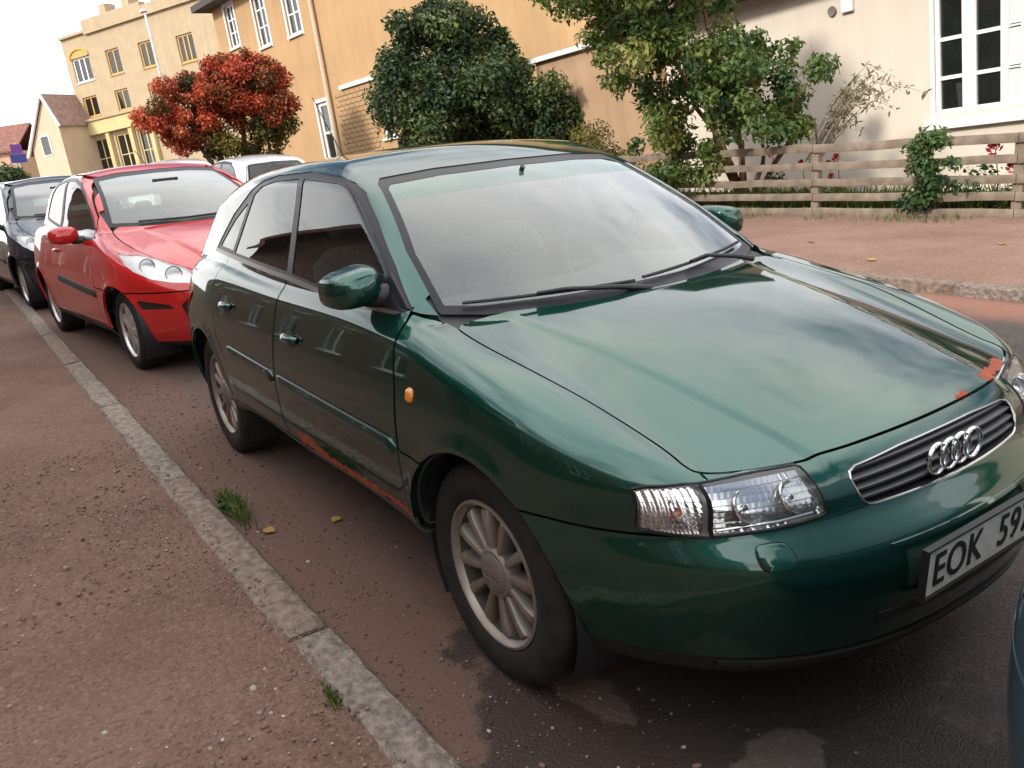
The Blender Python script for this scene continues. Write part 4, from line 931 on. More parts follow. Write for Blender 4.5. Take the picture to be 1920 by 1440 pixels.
def blob_set(c, rad, n, seed, r0, count, zmin=.1):
    r = np.random.default_rng(seed); out = []
    for _ in range(n):
        d = r.normal(size=3); d /= np.linalg.norm(d); q = r.random()**.4; p = np.array(c)+d*np.array(rad)*q; rr = r0*r.uniform(.65, 1.35)
        p[2] = max(p[2], zmin+rr*.5); out.append((p, (rr, rr, rr*.85), int(count*(rr/r0)**2)))
    return out
def trunk(parent, base, tips, r0, m, seed, name='trunk'):
    r = random.Random(seed); b = MB()
    for t in tips:
        p0, p1 = Vector(base), Vector(t); k = 7; pts = [p0.lerp(p1, i/k)+Vector((r.uniform(-1, 1), r.uniform(-1, 1), r.uniform(-.4, .4)))*(.035*(p1-p0).length if 0 < i < k else 0) for i in range(k+1)]
        b.tube(pts, [r0*(1-.82*i/k) for i in range(k+1)], 8)
    return b.build(name, m, parent, True)
def tree(name, label, cat, base, bl, leaf, m, tips, r0, bark, seed, group=None, **kw):
    t = empty(name, base, 0, label, cat, group); B = Vector(base)
    rel = [((np.array(c)-np.array(base)), rd, n) for c, rd, n in bl]
    leaves('crown', [(c, rd, int(n*2.2)) for c, rd, n in rel], leaf*.66, m, t, seed, **kw); trunk(t, (0, 0, -.1), [Vector(q)-B for q in tips], r0, bark, seed); return t
tree('round_bush', 'big round dark green bush behind the green car roof, before the tan house', 'bush', (-14.6, 8.9, 0),
     blob_set((-14.9, 8.2, 2.1), (1.0, 1.5, 1.2), 26, 33, .7, 420)+blob_set((-14.9, 8.2, 2.2), (1.5, 1.95, 1.4), 110, 3, .38, 200)+blob_set((-14.9, 7.9, 3.75), (.6, 1.0, .5), 22, 4, .34, 200)+blob_set((-13.4, 10.0, 2.0), (.6, .9, .95), 20, 5, .36, 210)+blob_set((-15, 9.4, 3.3), (.4, .35, .6), 9, 55, .26, 190), .17, L_DARK, [(-15, 8, 3), (-14.3, 9.2, 2.6), (-15.4, 7.4, 2.2)], .12, M_BARK, 3)
tree('garden_tree', 'loose leafy tree with reddish branches leaning over the fence before the cream house', 'tree', (-7.2, 8.55, .05),
     blob_set((-6.6, 7.8, 1.75), (1.0, 1.25, .75), 52, 6, .20, 70)+blob_set((-7.6, 7.3, 2.5), (1.0, 1.3, .8), 48, 7, .22, 70)+blob_set((-7.5, 6.9, 3.45), (1.3, 1.6, .6), 52, 8, .27, 105)+blob_set((-7.7, 7.3, 1.25), (.6, .7, .7), 18, 9, .22, 70)+blob_set((-7.3, 7.5, .8), (.4, .35, .3), 6, 91, .18, 50), .145, L_MID,
     [(-6.55, 7.5, 1.75), (-5.9, 8.2, 1.75), (-7.4, 7.0, 2.8), (-7.9, 7.4, 3.3), (-7.0, 7.2, 3.6), (-6.3, 7.9, 1.3)], .06, M_BARKR, 11)
tree('red_tree', 'bushy tree with bright red autumn leaves beside the tan house', 'tree', (-24.2, 5.9, 0),
     blob_set((-24.3, 4.9, 2.95), (.9, 1.45, .95), 64, 12, .30, 150, .9)+blob_set((-23.7, 6.2, 3.65), (.7, 1.25, .85), 60, 13, .30, 150, .9)+blob_set((-23.5, 7.0, 3.0), (.5, .6, .8), 12, 113, .36, 180, .9), .17, L_RED, [(-24.2, 5.2, 3.3), (-24, 6.4, 4), (-24.3, 4.6, 3), (-23.7, 7, 3.2)], .13, M_BARK, 14)
leaves('lower_leaves', blob_set((.2, .5, 1.9), (.8, 1.5, .6), 16, 15, .38, 300, .5)+blob_set((.5, 1.2, 2.7), (.5, .8, .7), 14, 115, .34, 300, .5), .11, L_OLIVE, bpy.data.objects['red_tree'], 16)
tree('yellowing_shrub', 'low yellowing shrub between the round bush and the fence', 'shrub', (-10.6, 8.6, 0), blob_set((-10.6, 8.5, 1.0), (.5, .6, .5), 14, 17, .3, 200), .09, L_OLIVE, [(-10.6, 8.5, 1.0), (-10.4, 8.3, .9)], .04, M_BARK, 18)
tree('distant_hedge', 'dark green hedge at the far left end of the street', 'hedge', (-43, 1.2, 0), blob_set((-43.2, .9, 1.6), (.8, 1.1, .8), 14, 19, .6, 160), .3, L_DARK, [(-43, 1, 1.5)], .1, M_BARK, 20)
# wispy twigs hanging in front of the cream wall
tw = empty('wispy_shrub', (-5.9, 8.45, .05), 0, 'wispy shrub with thin pale arching twigs before the cream wall', 'shrub'); b = MB(); lb = []; rr = random.Random(21)
for k in range(20):
    a = rr.uniform(-.6, 1.2); L_ = rr.uniform(.6, 1.45); pts = []; h0 = rr.uniform(1.0, 1.55)
    for i in range(9):
        u = i/8; pts.append(Vector((.25*math.sin(k)*.3+u*L_*math.cos(a), -.12+.12*math.sin(k*1.7)+u*L_*math.sin(a)*.7, h0*min(1, u*.6+.55)+.55*math.sin(u*2.0)*L_*.55-.18*u*u)))
    b.tube(pts, [.006*(1-.75*i/8) for i in range(9)], 5)
    for i in range(3, 9): lb.append((pts[i], (.05, .05, .05), 6))
b.tube([(0, 0, -.1), (.05, -.05, .6), (.0, -.1, 1.2)], [.03, .022, .012], 7)
b.build('twigs', M_BARK, tw, True)['kind'] = 'stuff'; leaves('twig_leaves', lb, .075, L_TWIG, tw, 22, shape=.35)
# climbing plant on the fence and roses behind it
vn = empty('climbing_plant', (-3.9, 7.82, .08), 0, 'green climbing plant hanging over the fence rails among red roses', 'plant')
leaves('foliage', [((.02, -.06, .88), (.22, .13, .13), 330), ((-.12, -.06, .78), (.17, .12, .13), 240), ((-.06, -.07, .60), (.18, .12, .15), 320), ((.03, -.06, .42), (.18, .12, .14), 300), ((-.06, -.05, .26), (.2, .12, .12), 260), ((-.2, -.04, .16), (.28, .10, .08), 140), ((.22, -.02, .62), (.14, .1, .1), 50), ((.3, .02, .36), (.3, .1, .08), 60)], .075, L_VINE, vn, 23)
MB().tube([(0, .1, -.05), (.02, .05, .4), (-.02, 0, .8)], [.014, .011, .006], 7).build('stem', M_BARK, vn, True)
M_ROSE = tone_mat('rose_petal', [(0, (.24, .012, .02)), (.6, (.45, .03, .045)), (1, (.55, .12, .12))], .6, .2)
rb_ = empty('rose_bush', (-3.6, 8.15, .08), 0, 'rose bush with dark red blooms behind the fence rails', 'rose bush')
leaves('foliage', [((dx, 0, dz), (.28, .14, .12), 70) for dx, dz in ((-.5, .15), (-.1, .2), (.3, .2), (.6, .25), (.1, .45), (-.55, .4), (.8, .12))], .07, L_VINE, rb_, 24)
sb = MB()
def rose(parent, x, y, z, s, seed):
    r = np.random.default_rng(seed); mb = MB(); tn = []
    for k in range(16):
        a = k*2.4; rad = s*(.15+.85*k/16); tilt = .15+1.0*k/16; P = []
        for u in (0, .5, 1):
            P.append([((rad*.55+u*s*.5*math.sin(tilt))*math.cos(a+v*.55*(1-.3*u)), (rad*.55+u*s*.5*math.sin(tilt))*math.sin(a+v*.55*(1-.3*u)), u*s*.75*math.cos(tilt)) for v in (-1, 0, 1)])
        mb.grid(P); tn += [float(np.clip(r.normal(.5, .25), 0, 1))]*9
    o = mb.build('rose_flower', M_ROSE, parent, True, fix=False, loc=(x, y, z)); o.rotation_euler = (1.0, 0, .2); at = o.data.attributes.new('tone', 'FLOAT', 'POINT'); at.data.foreach_set('value', tn)
for k, (x, z, s) in enumerate(((-4.16, .80, .10), (-4.30, .60, .085), (-4.28, .72, .07), (-3.31, .81, .105), (-3.1, .60, .09), (-2.7, .5, .08))):
    rose(rb_, x+3.6, -.10, z-.08, s, k); sb.tube([(x+3.6, 0, -.05), (x+3.62, -.03, (z-.08)*.5), (x+3.6, -.09, z-.09)], .006, 5)
sb.build('stems', M_BARK, rb_, True)
rb2 = empty('rose_bush', (-5.5, 8.2, .08), 0, 'small rose bush with red blooms right behind a fence post', 'rose bush')
leaves('foliage', [((dx, 0, dz), (.25, .12, .12), 60) for dx, dz in ((-.5, .2), (0, .25), (.2, .15), (-.8, .2), (-.9, .45))], .07, L_VINE, rb2, 25); sb = MB()
for k, (x, z, s) in enumerate(((-5.35, .77, .07), (-5.47, .70, .06), (-5.42, .53, .06), (-5.9, .72, .06), (-6.4, .85, .06))): rose(rb2, x+5.5, -.12, z-.08, s, 20+k); sb.tube([(x+5.5, 0, -.05), (x+5.5, -.1, z-.09)], .006, 5)
sb.build('stems', M_BARK, rb2, True)
# grass at the fence foot, weeds at the kerb
def grass(name, pts, h, seed, m, label=None, cat=None, kind='stuff', parent=None, lean=.5):
    r = np.random.default_rng(seed); n = len(pts); a = r.uniform(0, 6.28, n); hh = h*r.uniform(.5, 1.2, n); w_ = .0035+hh*.02; l_ = lean*hh*r.uniform(.2, 1, n); b2 = r.uniform(0, 6.28, n); P = np.array(pts)
    dx, dy = np.cos(a)*w_, np.sin(a)*w_; lx, ly = np.cos(b2)*l_, np.sin(b2)*l_; z0 = np.zeros(n)
    V = np.stack([P+np.stack([-dx, -dy, z0], -1), P+np.stack([dx, dy, z0], -1), P+np.stack([lx*.4+dx*.7, ly*.4+dy*.7, hh*.6], -1), P+np.stack([lx*.4-dx*.7, ly*.4-dy*.7, hh*.6], -1), P+np.stack([lx, ly, hh], -1)], 1).reshape(-1, 3)
    k = np.arange(n)*5; F = np.concatenate([np.stack([k, k+1, k+2], -1), np.stack([k, k+2, k+3], -1), np.stack([k+3, k+2, k+4], -1)])
    me = bpy.data.meshes.new(name); me.from_pydata(V.tolist(), [], F.tolist()); me.update(); at = me.attributes.new('tone', 'FLOAT', 'POINT'); at.data.foreach_set('value', np.repeat(r.random(n), 5)); me.materials.append(m); o = bpy.data.objects.new(name, me); COL.objects.link(o); o.parent = parent
    if label: tag(o, label, cat)
    if kind: o['kind'] = kind
    return o
fy_ = lambda x: 7.82+.055*(x+5.5)
gx = rng.uniform(-14, -1.5, 5200); gy = fy_(gx)+.12+rng.exponential(.32, 5200)
grass('garden_grass', np.stack([gx, gy, np.full(5200, .085)], -1), .33, 31, L_GRASS, 'rough green grass growing behind and under the fence', 'grass')
gx = np.concatenate([rng.normal(c, .16, 60) for c in (-5.1, -4.35, -3.6, -6.2, -6.9, -4.0)]); gy = fy_(gx)-rng.uniform(.1, .6, len(gx))
grass('footpath_weeds', np.stack([gx, gy, np.full(len(gx), .076)], -1), .07, 32, L_GRASS, 'low green weeds scattered along the footpath below the fence', 'weeds')
wd = empty('kerb_weed', (-1.72, -1.075, .0), 0, 'green weed tuft growing between the kerb and the road', 'weed')
pts = np.stack([rng.normal(0, .085, 260), np.abs(rng.normal(0, .03, 260)), np.zeros(260)], -1); grass('blades', pts, .075, 33, L_GRASS, None, None, 'stuff', wd, .8)
leaves('weed_leaves', [((.0, .02, .03), (.12, .05, .03), 150)], .03, L_VINE, wd, 34)
w2 = empty('kerb_weed', (-.17, -1.235, .03), 0, 'tiny dark weed between the kerb stone and the gravel near the bottom', 'weed'); pts = np.stack([rng.normal(0, .03, 90), rng.normal(0, .008, 90), np.zeros(90)], -1); grass('blades', pts, .022, 35, L_GRASS, None, None, 'stuff', w2, .8)

# ================================================================ fence
M_WOOD = mat('weathered_wood', (.245, .195, .15), .85, noise=(7, .4, 9, (.13, .10, .075)), bump=(22, .5, .008))
fn = empty('wooden_fence', (-5.5, 7.82, 0), math.atan(.055), 'weathered wooden fence of five horizontal rails along the red footpath', 'fence')
for k in range(-6, 5):
    x = k*2.5; MB().box(x-.055, x+.055, .0, .10, -.2, .88, .012).build('fence_post', M_WOOD, fn, True)
for k in range(-6, 4):
    for j, z in enumerate((.12, .305, .49, .70, .925)):
        rr = random.Random(k*7+j); x0 = k*2.5; h = .047 if j < 4 else .052; P = []
        for i in range(7):
            x = x0+.004+2.492*i/6; dz = rr.uniform(-.006, .006)+.012*math.sin(i/6*math.pi)*rr.uniform(-1, .3); y = -.034
            P.append([(x, y, z+dz-h), (x, y-.004, z+dz-h+.01), (x, y-.004, z+dz+h-.01), (x, y, z+dz+h), (x, y+.03, z+dz+h), (x, y+.03, z+dz-h), (x, y, z+dz-h)])
        b = MB().grid(P); b.F += [tuple(range(6)), tuple(6*7+i for i in range(5, -1, -1))]; b.build('fence_rail', M_WOOD, fn, True)

# ================================================================ houses (plumb: the street itself runs slightly uphill)
UP = Vector((-.0499, -.0311, 1)).normalized()
def building(name, label, x0, y0, ang, z0=0.):
    """local x along the facade, local y away from the street, local z plumb"""
    h = Vector((math.cos(ang), math.sin(ang), 0)); h = (h-UP*h.dot(UP)).normalized(); d = UP.cross(h)
    o = empty(name, (x0, y0, z0), 0, label, 'house'); o.matrix_world = Matrix(((h.x, d.x, UP.x, x0), (h.y, d.y, UP.y, y0), (h.z, d.z, UP.z, z0), (0, 0, 0, 1))); return o
def stucco(name, c, v=.12, s=1.2):
    m = mat(name, c, .9, spec=.2, noise=(s, v, 8), bump=(70, .35, .006)); n = m.node_tree; b = n.nodes['Principled BSDF']; src = b.inputs['Base Color'].links[0].from_socket
    t = n.nodes.new('ShaderNodeTexCoord'); mp = n.nodes.new('ShaderNodeMapping'); mp.inputs['Scale'].default_value = (2.2, 2.2, .22); n.links.new(t.outputs['Object'], mp.inputs[0])
    x = n.nodes.new('ShaderNodeTexNoise'); x.inputs['Scale'].default_value = 1.6; x.inputs['Detail'].default_value = 9; x.inputs['Roughness'].default_value = .65; n.links.new(mp.outputs[0], x.inputs[0])
    r = n.nodes.new('ShaderNodeMapRange'); r.inputs[1].default_value = .46; r.inputs[2].default_value = .72; r.inputs[3].default_value = 0; r.inputs[4].default_value = min(.42, v*3); n.links.new(x.outputs[0], r.inputs[0])
    k = n.nodes.new('ShaderNodeMix'); k.data_type = 'RGBA'; n.links.new(r.outputs[0], k.inputs[0]); n.links.new(src, k.inputs[6]); k.inputs[7].default_value = (c[0]*.62, c[1]*.60, c[2]*.58, 1); n.links.new(k.outputs[2], b.inputs['Base Color']); return m
M_CREAM = stucco('cream_render', (.62, .545, .465), .06); M_TAN = stucco('ochre_render', (.44, .285, .15), .10, .8); M_YEL = stucco('sand_render', (.42, .325, .215), .1); M_YEL2 = stucco('yellow_render', (.55, .45, .23), .08); M_PEACH = stucco('peach_render', (.55, .36, .24), .1)
M_WHITE = mat('white_paint', (.72, .71, .70), .45); M_MINT = mat('pane_reflection', (.62, .68, .62), .5); M_ROOFR = mat('red_tile', (.21, .085, .06), .8, noise=(3, .4)); M_ROOFD = mat('dark_tile', (.06, .05, .048), .75, noise=(3, .4))
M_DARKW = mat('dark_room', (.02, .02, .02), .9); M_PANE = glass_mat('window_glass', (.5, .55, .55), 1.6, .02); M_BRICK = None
def facade(parent, x0, x1, z0, z1, depth, m, holes, name='wall', t=.25):
    """front wall with real openings (x0,x1,z0,z1), plus side and back walls"""
    xs = sorted({x0, x1, *[h[0] for h in holes], *[h[1] for h in holes]}); zs = sorted({z0, z1, *[h[2] for h in holes], *[h[3] for h in holes]}); b = MB()
    def solid(i, j):
        cx, cz = (xs[i]+xs[i+1])/2, (zs[j]+zs[j+1])/2; return not any(h[0] < cx < h[1] and h[2] < cz < h[3] for h in holes)
    for i in range(len(xs)-1):
        for j in range(len(zs)-1):
            if not solid(i, j): continue
            a, c, e, g = xs[i], xs[i+1], zs[j], zs[j+1]; b.add([(a, 0, e), (c, 0, e), (c, 0, g), (a, 0, g)], [(0, 1, 2, 3)]); b.add([(a, t, e), (c, t, e), (c, t, g), (a, t, g)], [(3, 2, 1, 0)])
    for h in holes: a, c, e, g = h; b.add([(a, 0, e), (c, 0, e), (c, 0, g), (a, 0, g), (a, t, e), (c, t, e), (c, t, g), (a, t, g)], [(0, 4, 5, 1), (1, 5, 6, 2), (2, 6, 7, 3), (3, 7, 4, 0)])
    b.add([(x0, 0, z0), (x0, 0, z1), (x0, depth, z1), (x0, depth, z0)], [(0, 1, 2, 3)]); b.add([(x1, 0, z0), (x1, 0, z1), (x1, depth, z1), (x1, depth, z0)], [(3, 2, 1, 0)]); b.add([(x0, depth, z0), (x1, depth, z0), (x1, depth, z1), (x0, depth, z1)], [(3, 2, 1, 0)]); b.add([(x0, 0, z1), (x1, 0, z1), (x1, depth, z1), (x0, depth, z1)], [(0, 1, 2, 3)])
    o = b.build(name, m, parent, fix=False)
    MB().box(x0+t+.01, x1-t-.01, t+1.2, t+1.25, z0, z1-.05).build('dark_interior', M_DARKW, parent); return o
def window(parent, x0, x1, z0, z1, cols=2, rows=2, fw=.06, m=None, y=.06, trim=.0, sill=True, glass=None, name='window', door=False):
    m = m or M_WHITE; b = MB(); b.box(x0, x0+fw, y, y+.07, z0, z1).box(x1-fw, x1, y, y+.07, z0, z1).box(x0+fw, x1-fw, y, y+.07, z1-fw, z1).box(x0+fw, x1-fw, y, y+.07, z0, z0+fw)
    for c in range(1, cols): xx = x0+fw+(x1-x0-2*fw)*c/cols; b.box(xx-fw*.5, xx+fw*.5, y+.004, y+.066, z0+fw, z1-fw)
    for r_ in range(1, rows):
        zz_ = z0+fw+(z1-z0-2*fw)*r_/rows; b.box(x0+fw, x1-fw, y+.009, y+.060, zz_-fw*.3, zz_+fw*.3)
    if trim: b.box(x0-trim, x0, -.025, .03, z0-trim, z1+trim).box(x1, x1+trim, -.025, .03, z0-trim, z1+trim).box(x0, x1, -.025, .03, z1, z1+trim)
    f = b.build('door' if door else name, m, parent)
    for c in range(cols):
        for r_ in range(rows):
            a = x0+fw+(x1-x0-2*fw)*c/cols+(fw*.5 if c else 0); e = x0+fw+(x1-x0-2*fw)*(c+1)/cols-(fw*.5 if c < cols-1 else 0); g = z0+fw+(z1-z0-2*fw)*r_/rows+(fw*.3 if r_ else 0); h_ = z0+fw+(z1-z0-2*fw)*(r_+1)/rows-(fw*.3 if r_ < rows-1 else 0)
            MB().box(a, e, y+.03, y+.036, g, h_).build('pane', glass or M_PANE, f)
    if sill: MB().box(x0-.06, x1+.06, -.08, y, z0-.07, z0).build('sill', m, f)
    return f
def gable_roof(parent, x0, x1, y0, y1, ze, zr, m, over=.35, th=.14):
    ym = (y0+y1)/2; s = (zr-ze)/(ym-y0); a, b_ = y0-over, y1+over; za = ze-over*s
    for (ya, zA, yb, zB) in ((a, za, ym, zr), (b_, za, ym, zr)):
        X0, X1 = x0-over, x1+over
        MB().add([(X0, ya, zA), (X1, ya, zA), (X1, yb, zB), (X0, yb, zB), (X0, ya, zA+th), (X1, ya, zA+th), (X1, yb, zB+th), (X0, yb, zB+th)], [(0, 1, 2, 3), (7, 6, 5, 4), (0, 4, 5, 1), (2, 6, 7, 3), (1, 5, 6, 2), (3, 7, 4, 0)]).build('roof', m, parent)

# cream house behind the fence (facade runs along the street; local x grows towards the far end)
H1 = building('cream_house', 'cream rendered house with a tall white window behind the fence', 0, 10.5, math.pi)
def flip_y(o):
    m = o.matrix_world.copy(); m.col[1] = -m.col[1]; o.matrix_world = m
flip_y(H1)
facade(H1, -7.5, 11.3, -.3, 3.72, 8, M_CREAM, [(4.16, 5.36, 1.44, 3.05), (-1.2, 0.0, 1.44, 3.05)])
wf = MB(); wf.box(5.30, 5.36, .02, .10, 1.44, 3.05).box(4.79, 4.98, .02, .10, 1.44, 3.05).box(4.36, 4.46, .02, .10, 1.44, 3.05).box(4.16, 4.20, .02, .10, 1.44, 3.05).box(4.16, 5.36, .024, .098, 2.99, 3.05).box(4.16, 5.36, .024, .098, 1.44, 1.50)
for z in (1.926, 2.446): wf.box(4.98, 5.30, .03, .09, z-.026, z+.026).box(4.46, 4.79, .03, .09, z-.026, z+.026).box(4.20, 4.36, .03, .09, z-.012, z+.012)
wf.box(4.10, 4.16, -.025, .06, 1.36, 3.12).box(5.36, 5.42, -.025, .06, 1.36, 3.12)
W1 = wf.build('window', M_WHITE, H1)
for a, e in ((4.98, 5.30), (4.46, 4.79), (4.20, 4.36)):
    for g, h_ in ((1.50, 1.90), (1.952, 2.42), (2.472, 2.99)):
        MB().box(a, e, .055, .061, g, h_).build('pane', M_PANE if a > 4.3 else M_MINT, W1)  # narrow column: pale mint reflection painted as the panes' own colour
MB().box(4.02, 5.50, -.10, .03, 1.23, 1.36, .01).build('window_sill', M_WHITE, W1)
MB().lathe([(.05, .9), (.045, 1.0), (.075, 1.28), (.07, 1.28), (.001, .95)], 14, axis='z', c=(5.06, .14, .55)).build('white_vase', M_WHITE, W1, True)
window(H1, -1.2, 0, 1.44, 3.05, 2, 3)
MB().box(11.05, 11.38, -.03, .1, -.3, 3.7).build('corner_board', M_WHITE, H1)
MB().box(6.60, 6.80, -.07, -.0, 3.12, 3.36, .012).build('wall_lamp', M_WHITE, H1); MB().lathe([(.075, -.03), (.07, -.045), (.001, -.035)], 20, c=(6.98, 0, 3.19)).build('wall_vent', mat('vent_grey', (.16, .14, .13), .6), H1, True)
MB().box(-7.9, 11.7, -.55, .0, 3.72, 3.90).build('eave', mat('eave_brown', (.09, .06, .045), .7), H1); gable_roof(H1, -7.5, 11.3, 0, 8, 3.95, 5.6, M_ROOFR, .5)

# tan house
H2 = building('tan_house', 'tall tan rendered house with white windows and a pale drainpipe', -20, 10.5, math.pi+R(8))
flip_y(H2)
hol = [(10.75, 11.5, 6.15, 7.6), (8.42, 9.25, 5.75, 7.6), (6.2, 7.1, 5.70, 7.6), (5.55, 6.25, 1.5, 3.45), (1.85, 2.6, 1.9, 2.75), (-4.2, -3.5, 4.95, 6.0)]
facade(H2, -7.5, 12.5, -.5, 7.7, 9, M_TAN, hol)
for (a, e, g, h_) in hol[:3]: window(H2, a, e, g, h_, 2, 3, .08, trim=.10)
window(H2, *hol[3], 1, 2, .12, trim=.10, sill=False, door=True); window(H2, *hol[4], 2, 2, .08); window(H2, *hol[5], 2, 2, .08, trim=.08)
MB().tube([(5.25, -.10, 1.0), (5.25, -.10, 7.6)], .075, 12).build('drainpipe', mat('pale_pipe', (.55, .42, .30), .6), H2, True)
MB().box(2.3, 4.55, -.09, .02, 3.62, 3.74).build('white_ledge', M_WHITE, H2)
# brick courses below the ledge
M_BRK = mat('tan_brick', (.42, .27, .14), .85, noise=(5, .35)); bme = None
for r_ in range(14):
    for c in range(8):
        x = 2.75+.30*c+(.15 if r_ % 2 else 0); z = 1.55+.145*r_
        if x+.285 > 5.1: continue
        if bme is None: o = MB().box(0, .285, -.03, 0, 0, .128, .006).build('brick', M_BRK, H2); bme = o.data
        else: o = bpy.data.objects.new('brick', bme); COL.objects.link(o); o.parent = H2
        o.location = (x, 0, z)
MB().box(-7.9, 12.95, -.6, 9.5, 7.7, 7.92).build('eave', mat('eave_dark', (.05, .042, .04), .7), H2); gable_roof(H2, -7.5, 12.5, 0, 9, 7.95, 9.0, M_ROOFD, .5)
# low annexe with a white fascia at its right end
H3 = building('low_annexe', 'low ochre annexe with a thin white fascia half hidden by trees', -11.2, 10.2, math.pi+R(4)); flip_y(H3); facade(H3, -.5, 3.0, -.3, 3.1, 5, stucco('annexe_render', (.40, .265, .165), .12), []); MB().box(-.8, 3.1, -.12, 5.2, 3.1, 3.2).build('fascia', M_WHITE, H3)

# sand coloured block at the end of the street
k_ = 1.5; ox, oy = (-52.7-1.765)*k_+1.765, (5.7+1.815)*k_-1.815; oz = -1.412*(k_-1)
H4 = building('sand_block', 'sand coloured three storey building with yellow columned shopfront at the street end', ox, oy, R(28.3), oz)
def K(*v): return tuple(q*k_ for q in v)
hol = [K(1.62, 3.05, 6.3, 7.55), K(4.4, 5.45, 6.25, 7.5), K(6.95, 7.9, 6.15, 7.4), K(9.7, 10.85, 5.9, 7.2), K(1.7, 2.85, 4.5, 5.55), K(4.35, 5.4, 4.45, 5.5), K(6.95, 7.9, 4.4, 5.4), K(9.7, 10.8, 4.3, 5.3), K(1.62, 2.95, 1.2, 3.35), K(3.55, 4.85, 1.2, 3.35), K(5.35, 6.45, 1.2, 3.35)]
facade(H4, *K(1.15, 12.6, .3, 8.65, 9), M_YEL, hol)
M_FRAME = mat('ochre_frame', (.50, .30, .09), .6)
for i, h_ in enumerate(hol[:8]): window(H4, *h_, 3 if i in (0, 3) else 2, 1, .13, M_WHITE if i == 0 else M_FRAME, y=.12, sill=True)
for h_ in hol[8:]: window(H4, *h_, 2, 2, .12, M_YEL2, y=.12, sill=False, name='shop_window')
# arched head over the left window
ar = MB(); ax_, az = K(2.335, 7.55); rr_ = .715*k_
ar.add([(ax_+rr_*math.cos(t), -.05, az+rr_*.55*math.sin(t)) for t in np.linspace(0, math.pi, 15)]+[(ax_, -.05, az)], [tuple(range(16))]); ar.tube([(ax_+rr_*1.05*math.cos(t), -.06, az+rr_*.58*math.sin(t)) for t in np.linspace(0, math.pi, 15)], .10, 6, False)
ar.build('window_arch', M_FRAME, H4)
MB().box(*K(1.0, 6.25), -.45, .0, *K(3.55, 4.25)).build('shop_canopy', M_YEL2, H4); MB().box(*K(.95, 6.3), -.6, .0, *K(4.25, 4.38)).build('cornice', M_YEL, H4)
for s_ in (1.35, 3.2, 5.05, 6.62): MB().box(*K(s_-.14, s_+.14), -.32, -.02, *K(.3, 3.55)).build('column', M_YEL2, H4)
for (a, e, zz_) in ((1.15, 3.3, 8.65), (3.3, 7.9, 9.1), (7.9, 12.6, 8.9)): MB().box(*K(a, e), -.25, .35, *K(8.60 if a < 2 else 8.5, zz_+.08)).build('parapet', M_YEL, H4)
for s_ in (4.4, 6.2, 8.3): MB().box(*K(s_, s_+.5), .4, 1.4, *K(8.6, 9.75)).build('chimney', M_YEL, H4)
# small gabled house further left
H5 = building('peach_house', 'small peach gabled house with white bargeboards at the far left', -79.5, 5.5, R(35), -.6)
wb_ = MB(); 
wb_.add([(1.2, 0, 0), (4.6, 0, 0), (4.6, 0, 6.3), (3.7, 0, 8.3), (1.2, 0, 4.6), (1.2, 5, 0), (4.6, 5, 0), (4.6, 5, 6.3), (3.7, 5, 8.3), (1.2, 5, 4.6)], [(0, 1, 2, 3, 4), (9, 8, 7, 6, 5), (0, 4, 9, 5), (1, 6, 7, 2), (2, 7, 8, 3), (3, 8, 9, 4)]); wb_.build('wall', stucco('pale_peach', (.58, .43, .31), .08), H5)
MB().tube([(.7, -.2, 4.05), (3.7, -.2, 8.5)], .13, 6).tube([(3.7, -.2, 8.5), (4.9, -.2, 5.9)], .13, 6).build('bargeboard', M_WHITE, H5); MB().add([(.7, -.3, 4.1), (3.7, -.3, 8.55), (3.7, 5.3, 8.55), (.7, 5.3, 4.1), (4.9, -.3, 5.95), (4.9, 5.3, 5.95)], [(0, 1, 2, 3), (1, 4, 5, 2)]).build('roof', mat('faded_tile', (.30, .19, .16), .8, noise=(3, .3)), H5)
f_ = MB().box(2.3, 3.3, -.06, .0, 3.9, 5.5).build('window', M_WHITE, H5); MB().box(2.4, 3.2, -.075, -.06, 4.0, 5.4).build('pane', M_PANE, f_)
H6 = building('row_house', 'reddish roofed row house fading at the left edge', -88, -3.2, R(62), -1.); facade(H6, -3, 9.5, 0, 4.9, 8, M_PEACH, [(1, 2, 2.5, 4), (4, 5, 2.5, 4)]); gable_roof(H6, -3, 9.5, 0, 8, 4.9, 7.2, M_ROOFR)
sg = empty('street_sign', (-46, 2.15, 0), 0, 'blue and purple sign panel on a post at the far left', 'sign'); sg.rotation_euler = (0, 0, R(100))
MB().box(-.35, .35, -.02, .02, 2.45, 2.85).build('sign_panel', mat('sign_blue', (.05, .06, .26), .5), sg); MB().box(-.25, .25, -.02, .02, 2.87, 3.3).build('sign_top', mat('sign_purple', (.18, .05, .28), .5), sg); MB().tube([(0, .04, -.1), (0, .06, 3.35)], .035, 8).build('post', M_ALU2, sg)

# houses and trees on the near side, seen only in the reflections
M_RBRK = mat('brown_brick', (.16, .085, .06), .85, noise=(6, .4), bump=(40, .5, .01))
for nm, lb, x0, x1, dp, ze, zr in (('brick_house', 'brown brick house across the pavement with a tall tiled roof', -34, -9.5, 8.5, 7.4, 11.4), ('brick_house', 'brown brick house beside the pavement nearer the camera', -9.0, 14, 8, 5.0, 8.8)):
    o = building(nm, lb, 0, -7.6, 0); flip_y(o); 
    hs = [(x, x+1.2, 1.2, 2.8) for x in np.arange(x0+1.5, x1-2, 3.2)]+[(x, x+1.2, 3.6, 4.9) for x in np.arange(x0+1.5, x1-2, 3.2)]
    fo = facade(o, x0, x1, -.5, ze, dp, M_RBRK, hs); 
    for h_ in hs: window(o, *h_, 2, 1, .08)
    gable_roof(o, x0, x1, 0, dp, ze, zr, M_ROOFR, .5)
